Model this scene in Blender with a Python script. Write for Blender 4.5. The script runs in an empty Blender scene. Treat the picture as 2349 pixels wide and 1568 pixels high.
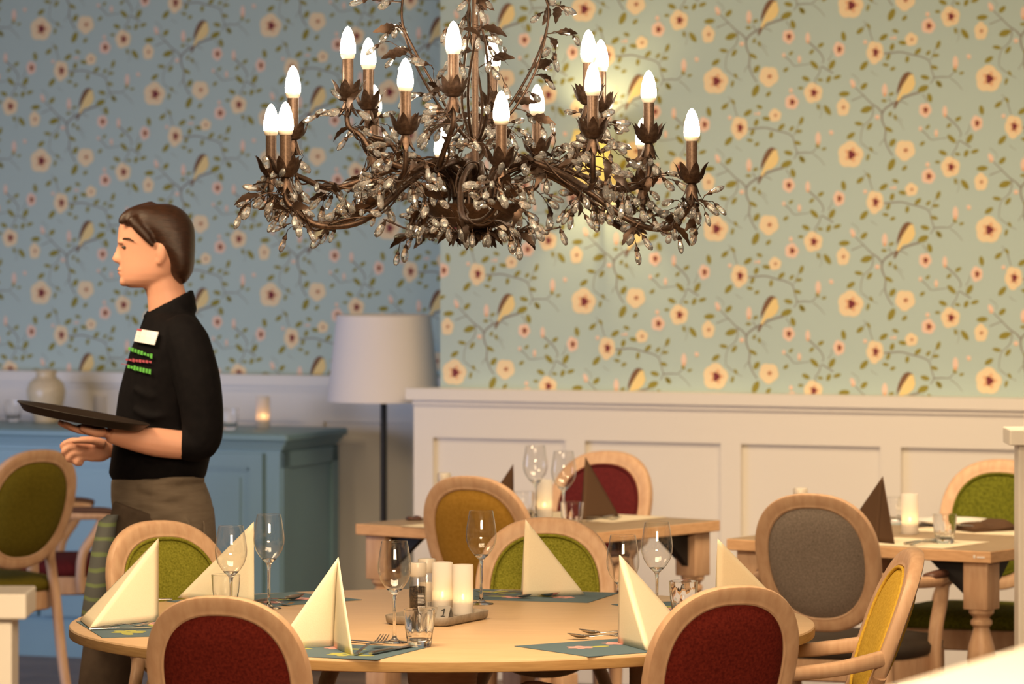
import bpy, math, random
from mathutils import Vector, Matrix, Quaternion
random.seed(7)
sc = bpy.context.scene
COL = sc.collection
PI = math.pi

# ------------------------------------------------------------------ camera
F, YH, CX, CAMH = 10430.0, 430.0, 1174.5, 1.84      # focal length and horizon in pixels of the 2349 px frame
cam_data = bpy.data.cameras.new('camera')
cam = bpy.data.objects.new('camera', cam_data); COL.objects.link(cam)
cam.location = (0, 0, CAMH); cam.rotation_euler = (PI/2, 0, 0)
cam_data.sensor_width = 36.0; cam_data.lens = F*36.0/2349.0
cam_data.shift_y = -(784.0-YH)/2349.0
cam_data.clip_start = .1; cam_data.clip_end = 100
cam_data.dof.use_dof = True; cam_data.dof.focus_distance = 11.15; cam_data.dof.aperture_fstop = 5.6
sc.camera = cam

# ------------------------------------------------------------------ world, lights, exposure
world = bpy.data.worlds.new('world'); sc.world = world; world.use_nodes = True
world.node_tree.nodes['Background'].inputs[0].default_value = (1.0, .80, .60, 1)
world.node_tree.nodes['Background'].inputs[1].default_value = .17

def area(name, loc, target, size, size_y, power, color, spread=180):
    d = bpy.data.lights.new(name, 'AREA'); d.shape = 'RECTANGLE'; d.size = size; d.size_y = size_y
    d.energy = power; d.color = color; d.spread = math.radians(spread)
    o = bpy.data.objects.new(name, d); COL.objects.link(o); o.location = loc
    o.rotation_euler = (Vector(target)-Vector(loc)).to_track_quat('-Z', 'Y').to_euler()
    return o
WARM = (1.0, .74, .45)
area('assumed_light_table', (-.2, 10.1, 2.95), (-.2, 11.0, .7), 2.2, 1.4, 70, WARM, 115)  # assumed warm light from above the table
area('assumed_light_back', (1.3, 13.4, 2.95), (1.1, 14.6, .7), 2.4, 1.0, 55, WARM, 110)  # assumed unseen light over the rear tables, without a fixture
area('assumed_light_front', (.3, 4.2, 2.95), (0, 9.5, .9), 2.4, 1.4, 235, WARM, 130)  # assumed unseen light from the camera side, no lamp built
area('left_fill_light', (-2.3, 12.2, 2.95), (-1.2, 13.6, .9), 1.4, 1.0, 40, WARM, 110)  # added fill without a fixture, brightens the waitress
area('wall_fill_light', (.75, 14.6, 2.9), (1.25, 16.6, 1.35), 2.6, .8, 19, (1.0, .78, .50), 140)  # added fill without a fixture, brightens and warms the right wall
area('assumed_daylight', (-4.0, 15.0, .95), (-1.6, 17.6, .75), 2.2, 1.3, 29, (.54, .66, 1.0), 120)  # assumed cool daylight from the left

sc.view_settings.view_transform = 'Standard'; sc.view_settings.look = 'None'
sc.view_settings.gamma = 1.0; sc.view_settings.exposure = .15
sc.view_settings.use_curve_mapping = False
cy = sc.cycles
cy.use_denoising = True
cy.max_bounces = 10; cy.diffuse_bounces = 3; cy.glossy_bounces = 4; cy.transmission_bounces = 10; cy.transparent_max_bounces = 16
cy.caustics_reflective = False; cy.caustics_refractive = False
cy.sample_clamp_indirect = 4.0

# ------------------------------------------------------------------ materials
def mat(name, color, rough=.5, metal=0, spec=.5, **kw):
    m = bpy.data.materials.new(name); m.use_nodes = True
    b = m.node_tree.nodes['Principled BSDF']
    b.inputs['Base Color'].default_value = (*color, 1)
    b.inputs['Roughness'].default_value = rough; b.inputs['Metallic'].default_value = metal
    b.inputs['Specular IOR Level'].default_value = spec
    for k, v in kw.items(): b.inputs[k].default_value = v
    return m
def noise_mat(name, c1, c2, scale=(1, 1, 1), nscale=10, rough=.5, detail=4, spec=.4, lo=.35, hi=.65, bump=0, sheen=0, metal=0):
    m = mat(name, c1, rough, metal, spec); nt = m.node_tree; b = nt.nodes['Principled BSDF']
    tc = nt.nodes.new('ShaderNodeTexCoord'); mp = nt.nodes.new('ShaderNodeMapping')
    mp.inputs['Scale'].default_value = scale
    n = nt.nodes.new('ShaderNodeTexNoise'); n.inputs['Scale'].default_value = nscale; n.inputs['Detail'].default_value = detail
    r = nt.nodes.new('ShaderNodeValToRGB')
    r.color_ramp.elements[0].position = lo; r.color_ramp.elements[1].position = hi
    r.color_ramp.elements[0].color = (*c1, 1); r.color_ramp.elements[1].color = (*c2, 1)
    L = nt.links.new
    L(tc.outputs['Object'], mp.inputs['Vector']); L(mp.outputs['Vector'], n.inputs['Vector'])
    L(n.outputs['Fac'], r.inputs['Fac']); L(r.outputs['Color'], b.inputs['Base Color'])
    if bump:
        bp = nt.nodes.new('ShaderNodeBump'); bp.inputs['Strength'].default_value = bump; bp.inputs['Distance'].default_value = .002
        L(n.outputs['Fac'], bp.inputs['Height']); L(bp.outputs['Normal'], b.inputs['Normal'])
    if sheen: b.inputs['Sheen Weight'].default_value = sheen
    return m
def emit(name, color, strength):
    m = mat(name, color, .5); b = m.node_tree.nodes['Principled BSDF']
    b.inputs['Emission Color'].default_value = (*color, 1); b.inputs['Emission Strength'].default_value = strength
    return m
M = {}
M['beech'] = noise_mat('beech_wood', (.52, .315, .19), (.60, .385, .24), (6, 6, 1.2), 9, .42, 5, .35)
M['table_wood'] = noise_mat('pale_beech_veneer', (.55, .365, .205), (.60, .405, .235), (1.2, 9, 9), 7, .38, 5, .4)
M['table_edge'] = noise_mat('table_edge_wood', (.42, .25, .10), (.50, .31, .13), (3, 3, 40), 6, .5, 4, .3)
M['oak'] = noise_mat('oak_top', (.25, .17, .10), (.29, .20, .12), (9, 1.4, 9), 6, .45, 5, .3)
M['oak_edge'] = noise_mat('oak_edge', (.58, .34, .18), (.66, .40, .22), (4, 4, 20), 6, .5, 4, .3)
M['red'] = noise_mat('red_felt', (.075, .006, .004), (.16, .018, .010), (1, 1, 1), 160, .9, 3, .15, .3, .7, .15)
M['darkred'] = noise_mat('burgundy_felt', (.075, .008, .009), (.115, .014, .014), (1, 1, 1), 160, .9, 3, .15)
M['green'] = noise_mat('green_felt', (.125, .12, .009), (.26, .25, .03), (1, 1, 1), 210, .9, 4, .15, .3, .7, .2)
M['moss'] = noise_mat('moss_felt', (.075, .08, .005), (.14, .145, .012), (1, 1, 1), 120, .9, 3, .15)
M['olive'] = noise_mat('olive_felt', (.105, .085, .007), (.145, .115, .012), (1, 1, 1), 120, .9, 3, .15)
M['mustard'] = noise_mat('mustard_felt', (.29, .15, .02), (.36, .19, .03), (1, 1, 1), 120, .9, 3, .15)
M['yellow'] = noise_mat('yellow_felt', (.48, .29, .03), (.64, .41, .06), (1, 1, 1), 150, .9, 4, .15, .3, .7, .1)
M['greyfelt'] = noise_mat('grey_felt', (.17, .135, .11), (.30, .245, .205), (1, 1, 1), 230, .9, 4, .15, .3, .7, .15)
M['charcoal'] = mat('charcoal_seat', (.035, .025, .018), .6, 0, .3)
M['leather'] = mat('brown_leather', (.085, .035, .022), .45, 0, .4)
M['white_paint'] = mat('white_paint', (.80, .74, .66), .45, 0, .4)
M['ceiling'] = mat('ceiling_paint', (.8, .76, .7), .8)
M['blue'] = noise_mat('blue_paint', (.185, .30, .34), (.195, .32, .36), (1, 1, 1), 3, .42, 2, .45)
M['floor'] = None
M['cream'] = noise_mat('cream_napkin', (.83, .73, .54), (.86, .765, .575), (1, 1, 1), 300, .9, 2, .1, .3, .7, .1)
M['brown_napkin'] = mat('brown_napkin', (.080, .044, .025), .9, 0, .1)
M['mat_blue'] = mat('placemat_teal', (.085, .135, .165), .7, 0, .3)
M['mat_pink'] = mat('placemat_pink', (.62, .30, .28), .7)
M['mat_green'] = mat('placemat_olive', (.36, .36, .08), .7)
M['mat_cream'] = mat('placemat_cream', (.68, .58, .42), .75)
M['steel'] = mat('steel', (.62, .58, .54), .22, 1.0)
M['pewter'] = noise_mat('pewter_tray', (.20, .165, .13), (.30, .25, .20), (1, 1, 1), 60, .5, 4, .5, .3, .7, .1)
M['card'] = mat('brushed_card', (.42, .38, .34), .4, .6)
M['ink'] = mat('black_ink', (.01, .01, .01), .6)
M['bronze'] = noise_mat('antique_bronze', (.045, .026, .017), (.10, .060, .040), (1, 1, 1), 120, .42, 4, .5, .3, .7, .1, 0, .75)
M['sleeve'] = noise_mat('bronze_sleeve', (.11, .066, .044), (.17, .108, .074), (1, 1, 1), 200, .38, 3, .5, .3, .7, 0, 0, .5)
M['black_metal'] = mat('black_metal', (.012, .010, .010), .5, 0, .4)
M['shade_white'] = mat('white_lamp_shade', (.80, .74, .70), .85, 0, .2)
M['skin'] = mat('skin', (.72, .37, .255), .5, 0, .4, **{'Subsurface Weight': .15, 'Subsurface Radius': (.02, .008, .004)})
M['hair'] = noise_mat('auburn_hair', (.016, .006, .003), (.050, .018, .008), (3, 3, 30), 18, .42, 4, .5, .3, .7, .5)
M['shirt'] = noise_mat('black_shirt', (.0035, .003, .004), (.006, .005, .006), (1, 1, 1), 40, .8, 3, .12, .3, .7, .2)
M['taupe'] = noise_mat('taupe_cloth', (.15, .115, .085), (.185, .145, .108), (2, 2, 14), 8, .85, 4, .2, .3, .7, .3)
M['trouser'] = noise_mat('dark_taupe_trousers', (.06, .042, .03), (.08, .056, .04), (3, 3, 3), 8, .85, 3, .2)
M['tray_black'] = mat('black_tray', (.018, .012, .009), .45, 0, .4)
M['white_plastic'] = mat('white_badge', (.86, .86, .90), .4)
M['logo_green'] = mat('embroidery_green', (.10, .42, .06), .8)
M['logo_pink'] = mat('embroidery_pink', (.40, .07, .10), .8)
M['pepper'] = noise_mat('peppercorns', (.012, .008, .006), (.12, .07, .035), (1, 1, 1), 260, .7, 2, .3, .45, .75, .4)
M['salt'] = mat('salt', (.85, .78, .70), .8)
M['clear_plastic'] = None
M['vase'] = noise_mat('cream_vase', (.66, .52, .33), (.72, .58, .38), (1, 1, 1), 60, .3, 3, .5, .3, .7, .3)
M['amber'] = mat('amber_wax', (.75, .50, .20), .5)
M['label_white'] = mat('label_white', (.75, .70, .66), .6)
M['tag_purple'] = mat('tag_plate', (.22, .24, .40), .5)
M['lip'] = mat('lips', (.50, .20, .16), .5)
M['eye'] = mat('dark_eye', (.03, .02, .015), .2)

def glass_solid(name, color=(1, 1, 1), ior=1.48, rough=0.0):
    m = bpy.data.materials.new(name); m.use_nodes = True; nt = m.node_tree; nt.nodes.clear()
    o = nt.nodes.new('ShaderNodeOutputMaterial'); g = nt.nodes.new('ShaderNodeBsdfGlass')
    g.inputs['Color'].default_value = (*color, 1); g.inputs['IOR'].default_value = ior; g.inputs['Roughness'].default_value = rough
    nt.links.new(g.outputs[0], o.inputs[0]); return m
def glass_thin(name, ior=1.45, tint=(.985, .98, .97), boost=1.0, rough=.02):
    m = bpy.data.materials.new(name); m.use_nodes = True; nt = m.node_tree; nt.nodes.clear()
    o = nt.nodes.new('ShaderNodeOutputMaterial'); t = nt.nodes.new('ShaderNodeBsdfTransparent'); g = nt.nodes.new('ShaderNodeBsdfGlossy')
    t.inputs[0].default_value = (*tint, 1); g.inputs['Roughness'].default_value = rough
    fr = nt.nodes.new('ShaderNodeFresnel'); ge = nt.nodes.new('ShaderNodeNewGeometry'); mi = nt.nodes.new('ShaderNodeMix')
    mi.inputs[2].default_value = ior; mi.inputs[3].default_value = 1/ior
    nt.links.new(ge.outputs['Backfacing'], mi.inputs[0]); nt.links.new(mi.outputs[0], fr.inputs[0])
    mu = nt.nodes.new('ShaderNodeMath'); mu.operation = 'MULTIPLY'; mu.inputs[1].default_value = boost; mu.use_clamp = True
    mx = nt.nodes.new('ShaderNodeMixShader')
    L = nt.links.new
    L(fr.outputs[0], mu.inputs[0]); L(mu.outputs[0], mx.inputs[0]); L(t.outputs[0], mx.inputs[1]); L(g.outputs[0], mx.inputs[2]); L(mx.outputs[0], o.inputs[0])
    return m
M['glass'] = glass_solid('clear_glass')
M['thin_glass'] = glass_thin('thin_clear_glass', 1.5, (.975, .97, .96), 2.2)
M['clear_plastic'] = glass_thin('clear_plastic', 1.5, (.93, .91, .88), 2.2, .12)
def crystal_mat():
    m = mat('cut_crystal', (1, .99, .98), .01, 0, .7, **{'Transmission Weight': .89, 'IOR': 1.55}); return m
M['crystal'] = crystal_mat()
def frosted_mat(name, col):
    m = bpy.data.materials.new(name); m.use_nodes = True; nt = m.node_tree; nt.nodes.clear()
    o = nt.nodes.new('ShaderNodeOutputMaterial'); d = nt.nodes.new('ShaderNodeBsdfDiffuse'); t = nt.nodes.new('ShaderNodeBsdfTranslucent')
    d.inputs[0].default_value = (*col, 1); t.inputs[0].default_value = (*col, 1)
    mx = nt.nodes.new('ShaderNodeMixShader'); mx.inputs[0].default_value = .55
    nt.links.new(d.outputs[0], mx.inputs[1]); nt.links.new(t.outputs[0], mx.inputs[2]); nt.links.new(mx.outputs[0], o.inputs[0]); return m
def see_through(m, f):
    nt = m.node_tree; o = nt.nodes['Material Output']; src = o.inputs[0].links[0].from_socket; t = nt.nodes.new('ShaderNodeBsdfTransparent'); mx = nt.nodes.new('ShaderNodeMixShader'); mx.inputs[0].default_value = f
    nt.links.new(src, mx.inputs[1]); nt.links.new(t.outputs[0], mx.inputs[2]); nt.links.new(mx.outputs[0], o.inputs[0]); return m
M['frosted'] = see_through(frosted_mat('frosted_glass', (.93, .90, .87)), .2)
M['sconce_shade'] = frosted_mat('yellow_sconce_shade', (.97, .88, .52))
M['bulb'] = emit('lit_bulb', (1.0, .80, .56), 52.0)
M['bulb_base'] = mat('bulb_collar', (.85, .75, .62), .5)
M['flame'] = emit('candle_flame', (1.0, .62, .22), 42.0)
M['flame_far'] = emit('candle_flame_far', (1.0, .50, .18), 60.0)

def floor_mat():
    m = mat('wood_floor', (.2, .12, .08), .45); nt = m.node_tree; b = nt.nodes['Principled BSDF']
    tc = nt.nodes.new('ShaderNodeTexCoord'); mp = nt.nodes.new('ShaderNodeMapping'); mp.inputs['Rotation'].default_value = (0, 0, math.radians(21))
    br = nt.nodes.new('ShaderNodeTexBrick'); br.inputs['Scale'].default_value = 1.0
    br.inputs['Brick Width'].default_value = 1.3; br.inputs['Row Height'].default_value = .13; br.inputs['Mortar Size'].default_value = .003
    br.inputs['Color1'].default_value = (.17, .105, .085, 1); br.inputs['Color2'].default_value = (.25, .165, .13, 1); br.inputs['Mortar'].default_value = (.07, .045, .04, 1)
    n = nt.nodes.new('ShaderNodeTexNoise'); n.inputs['Scale'].default_value = 4
    mx = nt.nodes.new('ShaderNodeMixRGB'); mx.blend_type = 'MULTIPLY'; mx.inputs[0].default_value = .4
    L = nt.links.new
    L(tc.outputs['Object'], mp.inputs[0]); L(mp.outputs[0], br.inputs['Vector']); L(mp.outputs[0], n.inputs['Vector'])
    L(br.outputs['Color'], mx.inputs[1]); L(n.outputs['Fac'], mx.inputs[2]); L(mx.outputs[0], b.inputs['Base Color'])
    return m
M['floor'] = floor_mat()

# wallpaper prints
WP = [mat('wallpaper_ground', (.47, .58, .54), .75, 0, .25), mat('print_petal', (.86, .69, .44), .8, 0, .2), mat('print_petal_pink', (.84, .62, .50), .8, 0, .2),
      mat('print_peach', (.78, .46, .26), .8, 0, .2), mat('print_maroon', (.20, .04, .05), .8, 0, .2), mat('print_leaf', (.30, .26, .05), .8, 0, .2),
      mat('print_twig', (.27, .24, .21), .8, 0, .2), mat('print_bird_yellow', (.86, .66, .30), .8, 0, .2), mat('print_bird_brown', (.22, .12, .07), .8, 0, .2)]

# ------------------------------------------------------------------ mesh helpers
class MB:
    def __init__(s): s.v = []; s.f = []; s.m = []
    def add(s, verts, faces, mi=0):
        o = len(s.v); s.v += [tuple(p) for p in verts]; s.f += [tuple(i+o for i in f) for f in faces]; s.m += [mi]*len(faces)
    def box(s, c, d, rz=0, mi=0):
        hx, hy, hz = d[0]/2, d[1]/2, d[2]/2; ca, sa = math.cos(rz), math.sin(rz)
        P = []
        for z in (-hz, hz):
            for x, y in ((-hx, -hy), (hx, -hy), (hx, hy), (-hx, hy)): P.append((c[0]+x*ca-y*sa, c[1]+x*sa+y*ca, c[2]+z))
        s.add(P, [(3, 2, 1, 0), (4, 5, 6, 7), (0, 1, 5, 4), (1, 2, 6, 5), (2, 3, 7, 6), (3, 0, 4, 7)], mi)
    def lathe(s, prof, seg=24, c=(0, 0, 0), cap=True, mi=0):
        V = []; Fc = []; n = len(prof)
        for r, z in prof:
            for k in range(seg):
                a = 2*PI*k/seg; V.append((c[0]+r*math.cos(a), c[1]+r*math.sin(a), c[2]+z))
        for i in range(n-1):
            for k in range(seg):
                k2 = (k+1) % seg; Fc.append((i*seg+k, i*seg+k2, (i+1)*seg+k2, (i+1)*seg+k))
        if cap:
            if prof[0][0] > 1e-6: Fc.append(tuple(reversed(range(seg))))
            if prof[-1][0] > 1e-6: Fc.append(tuple(range((n-1)*seg, n*seg)))
        s.add(V, Fc, mi)
    def loft(s, rings, mi=0, cap=True):
        n = len(rings[0]); V = [p for r in rings for p in r]; Fc = []
        for i in range(len(rings)-1):
            for k in range(n):
                k2 = (k+1) % n; Fc.append((i*n+k, i*n+k2, (i+1)*n+k2, (i+1)*n+k))
        if cap: Fc.append(tuple(reversed(range(n)))); Fc.append(tuple(range((len(rings)-1)*n, len(rings)*n)))
        s.add(V, Fc, mi)
    def tube(s, pts, rad, seg=8, mi=0, sq=None, cap=True, up=None):
        pts = [Vector(p) for p in pts]; n = len(pts)
        if not isinstance(rad, (list, tuple)): rad = [rad]*n
        T = []
        for i in range(n):
            a = pts[max(i-1, 0)]; b = pts[min(i+1, n-1)]; d = b-a
            T.append(d.normalized() if d.length > 1e-9 else Vector((0, 0, 1)))
        u = Vector(up) if up else (Vector((0, 0, 1)) if abs(T[0].z) < .9 else Vector((1, 0, 0)))
        rings = []
        for i in range(n):
            u = (u - T[i]*u.dot(T[i]))
            u = u.normalized() if u.length > 1e-6 else T[i].orthogonal().normalized()
            w = T[i].cross(u); r = rad[i]; ra, rb = (r if isinstance(r, tuple) else (r, r)); ring = []
            for k in range(seg):
                a = 2*PI*k/seg; ca, sa = math.cos(a), math.sin(a)
                if sq: ca = math.copysign(abs(ca)**sq, ca); sa = math.copysign(abs(sa)**sq, sa)
                ring.append(pts[i]+w*(ra*ca)+u*(rb*sa))
            rings.append(ring)
        s.loft(rings, mi, cap)
    def ball(s, c, r, seg=12, rings=8, mi=0, mtx=None):
        rx, ry, rz = r if isinstance(r, tuple) else (r, r, r); V = []; Fc = []
        V.append((0, 0, rz))
        for i in range(1, rings):
            t = PI*i/rings
            for k in range(seg): a = 2*PI*k/seg; V.append((rx*math.sin(t)*math.cos(a), ry*math.sin(t)*math.sin(a), rz*math.cos(t)))
        V.append((0, 0, -rz)); L = len(V)-1
        for k in range(seg): Fc.append((0, 1+k, 1+(k+1) % seg))
        for i in range(rings-2):
            for k in range(seg): a = 1+i*seg+k; b = 1+i*seg+(k+1) % seg; Fc.append((a, a+seg, b+seg, b))
        for k in range(seg): Fc.append((L, 1+(rings-2)*seg+(k+1) % seg, 1+(rings-2)*seg+k))
        V = [(mtx @ Vector(p) if mtx else Vector(p))+Vector(c) for p in V]
        s.add(V, Fc, mi)
    def rbox(s, c, d, r, rz=0, mi=0, seg=4, zr=None):
        """slab with rounded vertical corners and softened top and bottom edges"""
        hx, hy, hz = d[0]/2, d[1]/2, d[2]/2; e = zr if zr is not None else min(r, hz)*.6; ca, sa = math.cos(rz), math.sin(rz)
        def ring(ins, z):
            P = []
            for qx, qy, a0 in ((1, 1, 0), (-1, 1, 90), (-1, -1, 180), (1, -1, 270)):
                for k in range(seg+1):
                    a = math.radians(a0+90*k/seg); rr = max(r-ins, .0003)
                    x = qx*(hx-r)+rr*math.cos(a); y = qy*(hy-r)+rr*math.sin(a)
                    P.append((c[0]+x*ca-y*sa, c[1]+x*sa+y*ca, c[2]+z))
            return P
        s.loft([ring(e, -hz), ring(e*.3, -hz+e*.3), ring(0, -hz+e), ring(0, hz-e), ring(e*.3, hz-e*.3), ring(e, hz)], mi)
    def build(s, name, mats, parent=None, smooth=False, angle=None):
        me = bpy.data.meshes.new(name); me.from_pydata(s.v, [], s.f)
        if not isinstance(mats, (list, tuple)): mats = [mats]
        for m in mats: me.materials.append(m)
        if len(mats) > 1: me.polygons.foreach_set('material_index', s.m)
        me.update()
        if smooth: me.shade_smooth() if angle is None else None
        o = bpy.data.objects.new(name, me); COL.objects.link(o)
        if smooth and angle is not None:
            me.shade_smooth(); me.set_sharp_from_angle(angle=math.radians(angle))
        if parent: o.parent = parent
        return o

def tag(o, label, cat=None, group=None, kind=None):
    o['label'] = label
    if cat: o['category'] = cat
    if group: o['group'] = group
    if kind: o['kind'] = kind
    return o
def thing(name, loc, label, cat, group=None, rz=0):
    o = bpy.data.objects.new(name, None); COL.objects.link(o); o.location = loc; o.rotation_euler = (0, 0, rz)
    o.empty_display_size = .1
    return tag(o, label, cat, group)
def copy_tree(o, parent=None):
    c = o.copy(); COL.objects.link(c)
    if parent: c.parent = parent
    for ch in list(o.children): copy_tree(ch, c)
    return c
def at(x, y, Y):
    return Vector(((x-CX)*Y/F, Y, CAMH-(y-YH)*Y/F))
def on(x, y, z=.75):
    Y = F*(CAMH-z)/(y-YH); return Vector(((x-CX)*Y/F, Y, z))
def bez(p, n=8):
    """smooth curve through the points (Catmull-Rom)"""
    p = [Vector(q) for q in p]; out = []
    for i in range(len(p)-1):
        a = p[max(i-1, 0)]; b = p[i]; c = p[i+1]; d = p[min(i+2, len(p)-1)]
        for k in range(n):
            t = k/n; out.append(.5*((2*b)+(c-a)*t+(2*a-5*b+4*c-d)*t*t+(3*b-a-3*c+d)*t**3))
    out.append(p[-1]); return out
def lerp(a, b, t): return a+(b-a)*t
def struct(o, label, cat='wall'): return tag(o, label, cat, None, 'structure')

# ------------------------------------------------------------------ the room
TH = math.radians(21); U = Vector((math.cos(TH), -math.sin(TH), 0)); NB = Vector((math.sin(TH), math.cos(TH), 0))   # along the walls, and away from the room
CEIL = 3.05
mb = MB(); mb.add([(-9, -1, 0), (9, -1, 0), (9, 24, 0), (-9, 24, 0)], [(0, 1, 2, 3)])
struct(mb.build('floor', M['floor']), 'brown wooden plank floor', 'floor')
mb = MB(); mb.add([(-9, -1, CEIL), (-9, 24, CEIL), (9, 24, CEIL), (9, -1, CEIL)], [(0, 1, 2, 3)])
struct(mb.build('ceiling', M['ceiling']), 'off-white ceiling above the frame', 'ceiling')

PW, PV = .519, .545
KX, KY = PW/1044.0, PV/1135.0
def mp(x, y): return ((x-1040)*KX, -(y-1175)*KY)
MOTIF = []       # (material, layer, [(t,z)...])
def ell(x, y, a, b, ang, mi, layer, n=14, pointed=False):
    ca, sa = math.cos(math.radians(ang)), math.sin(math.radians(ang)); P = []
    for k in range(n):
        t = 2*PI*k/n; ex = a*math.cos(t); ey = b*math.sin(t)*(abs(math.sin(t))**.35 if pointed else 1)
        P.append(mp(x+ex*ca-ey*sa, y-(ex*sa+ey*ca)))
    MOTIF.append((mi, layer, P))
def flower(x, y, rx, ry, kind, rot):
    P = []
    for k in range(40):
        t = 2*PI*k/40; r = .86+.14*abs(math.cos(2.5*(t+rot)))**.7+.03*math.sin(3*t+rot*3)
        P.append(mp(x-rx*.08+rx*r*math.cos(t), y+ry*r*math.sin(t)))
    MOTIF.append((2 if kind == 'P' else 1, 2, P))
    cs = {'A': .30, 'B': .17, 'P': .33}[kind]
    P = []
    for k in range(20):
        t = 2*PI*k/20; r = cs*(1.55+.45*math.cos(5*t+rot)); P.append(mp(x+rx*r*math.cos(t), y+ry*r*math.sin(t)))
    MOTIF.append((3, 3, P))
    P = []
    for k in range(16):
        t = 2*PI*k/16; r = cs*(.95+.2*math.cos(3*t+rot)); P.append(mp(x+rx*r*.9*math.cos(t), y+ry*r*1.1*math.sin(t)))
    MOTIF.append((4 if kind != 'B' else 3, 4, P))
    if kind == 'B': ell(x, y, rx*.09, ry*.20, 110, 4, 5, 8)
for f in ((1040, 1175, 100, 104, 'A', .2), (410, 575, 78, 80, 'B', .9), (752, 703, 74, 80, 'A', .5), (585, 772, 55, 60, 'P', .1), (980, 815, 52, 70, 'B', .3),
          (1225, 400, 68, 90, 'A', .8), (1500, 305, 50, 52, 'B', .4), (948, 373, 47, 60, 'P', .6), (560, 272, 50, 57, 'P', 1.1)): flower(*f)
for b in ((250, 118, 22, 52, 0), (705, 283, 19, 44, 0), (1050, 632, 19, 36, 25), (640, 445, 15, 30, 0), (785, 1050, 22, 52, 0), (575, 683, 17, 19, 0), (885, 1005, 17, 20, 40),
          (520, 412, 14, 18, 0), (1238, 890, 20, 19, 0), (1145, 320, 17, 17, 0), (1370, 290, 13, 15, 0), (300, 860, 10, 10, 0)):
    ell(b[0], b[1], b[3], b[2], 90+b[4], 2, 2, 14, True); ell(b[0], b[1]+b[3]*.7, b[2]*.6, b[3]*.3, 0, 3, 3, 8)
LEAVES = '110,265,48,25,20 540,110,46,25,25 985,713,44,21,5 1135,655,34,19,45 1345,1250,52,25,65 1352,1085,36,21,55 755,490,44,19,-45 890,490,42,21,60 690,595,34,18,-25 930,585,32,15,20 865,600,30,17,65 855,835,46,21,-55 980,275,38,19,-80 1135,500,44,21,50 1285,285,38,20,35 1105,235,34,18,40 1350,360,30,18,70 1320,435,28,15,65 1465,455,28,15,80 1545,395,34,17,45 1430,330,34,17,-10 1375,240,26,14,-20 625,1085,30,15,-15 555,1160,36,18,-15 660,1205,30,15,-40 655,915,34,16,70 580,975,24,13,50 635,995,28,13,5 290,300,20,12,60 330,325,22,12,-80 1095,940,34,15,-10 1178,960,32,16,55 1035,1030,38,19,35 1325,985,36,15,-30 1190,1135,22,12,-60 1165,1195,28,12,75 535,525,24,14,40 735,390,24,13,45 805,340,28,15,35 1355,525,22,14,30 1300,495,26,13,-10 785,810,24,12,-80 590,180,36,20,-75 660,80,28,15,-45 400,710,26,15,45 245,200,22,12,0 300,150,22,13,30 650,665,22,12,0 1170,200,24,12,-60 575,400,22,12,45 800,605,22,12,-10 780,1110,20,11,-40 830,1130,20,11,20'
for t in LEAVES.split():
    x, y, a, b, g = map(float, t.split(',')); ell(x, y, a, b, g, 5, 1, 12, True)
def twig(pts, w):
    q = [Vector((a, b, 0)) for a, b in pts]; q = bez(q, 4); Lp = []; Rp = []
    for i, p in enumerate(q):
        d = (q[min(i+1, len(q)-1)]-q[max(i-1, 0)]).normalized(); n = Vector((-d.y, d.x, 0))*w*(1-.5*i/len(q))
        Lp.append(p+n); Rp.append(p-n)
    for i in range(len(q)-1): MOTIF.append((6, 0, [mp(*Lp[i][:2]), mp(*Lp[i+1][:2]), mp(*Rp[i+1][:2]), mp(*Rp[i][:2])]))
for pts, w in (([(1560, 705), (1460, 735), (1370, 780), (1300, 825), (1272, 870), (1278, 930), (1300, 985), (1295, 1060), (1320, 1130), (1355, 1185)], 8),
               ([(1275, 862), (1240, 820), (1190, 785), (1130, 725), (1060, 655)], 6), ([(1200, 800), (1205, 850), (1185, 905), (1130, 960), (1112, 1030), (1112, 1090)], 4),
               ([(1292, 1060), (1270, 1080), (1255, 1110)], 3), ([(705, 310), (750, 350), (800, 400), (825, 450), (815, 480)], 6), ([(860, 460), (885, 420), (890, 380)], 3),
               ([(900, 555), (850, 525), (810, 505), (790, 560), (760, 605), (770, 640)], 5), ([(525, 420), (570, 460), (600, 495), (660, 490), (730, 480)], 4),
               ([(1280, 410), (1340, 405), (1420, 400), (1500, 420), (1580, 440), (1630, 470), (1650, 540), (1665, 595), (1640, 640)], 6),
               ([(1660, 595), (1730, 590), (1780, 590), (1820, 550)], 5), ([(1790, 600), (1840, 640), (1880, 690)], 3), ([(1170, 200), (1185, 260), (1205, 320)], 4), ([(1090, 235), (1150, 190), (1130, 160)], 3),
               ([(1040, 560), (1090, 600), (1095, 640)], 2), ([(1040, 765), (1100, 740), (1140, 725)], 4), ([(1400, 770), (1440, 780), (1470, 800)], 4), ([(1640, 460), (1660, 420), (1690, 340)], 3),
               ([(280, 180), (300, 215), (335, 250)], 4), ([(800, 790), (810, 850), (795, 900)], 2), ([(1120, 1090), (1180, 1140), (1240, 1170)], 3), ([(1580, 720), (1610, 770), (1600, 800)], 3),
               ([(1380, 900), (1420, 950), (1440, 990)], 2), ([(1330, 880), (1400, 900), (1430, 930)], 2), ([(1190, 540), (1210, 560), (1240, 575)], 2)): twig(pts, w)
MOTIF.append((7, 3, [mp(*p) for p in ((1475, 560), (1512, 572), (1526, 640), (1510, 682), (1470, 716), (1432, 724), (1398, 772), (1376, 790), (1392, 740), (1415, 690), (1436, 630), (1455, 588))]))
MOTIF.append((8, 4, [mp(*p) for p in ((1442, 562), (1470, 548), (1512, 566), (1482, 572), (1462, 602), (1434, 645), (1404, 695), (1384, 728), (1388, 680), (1400, 638), (1420, 592))]))
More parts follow.
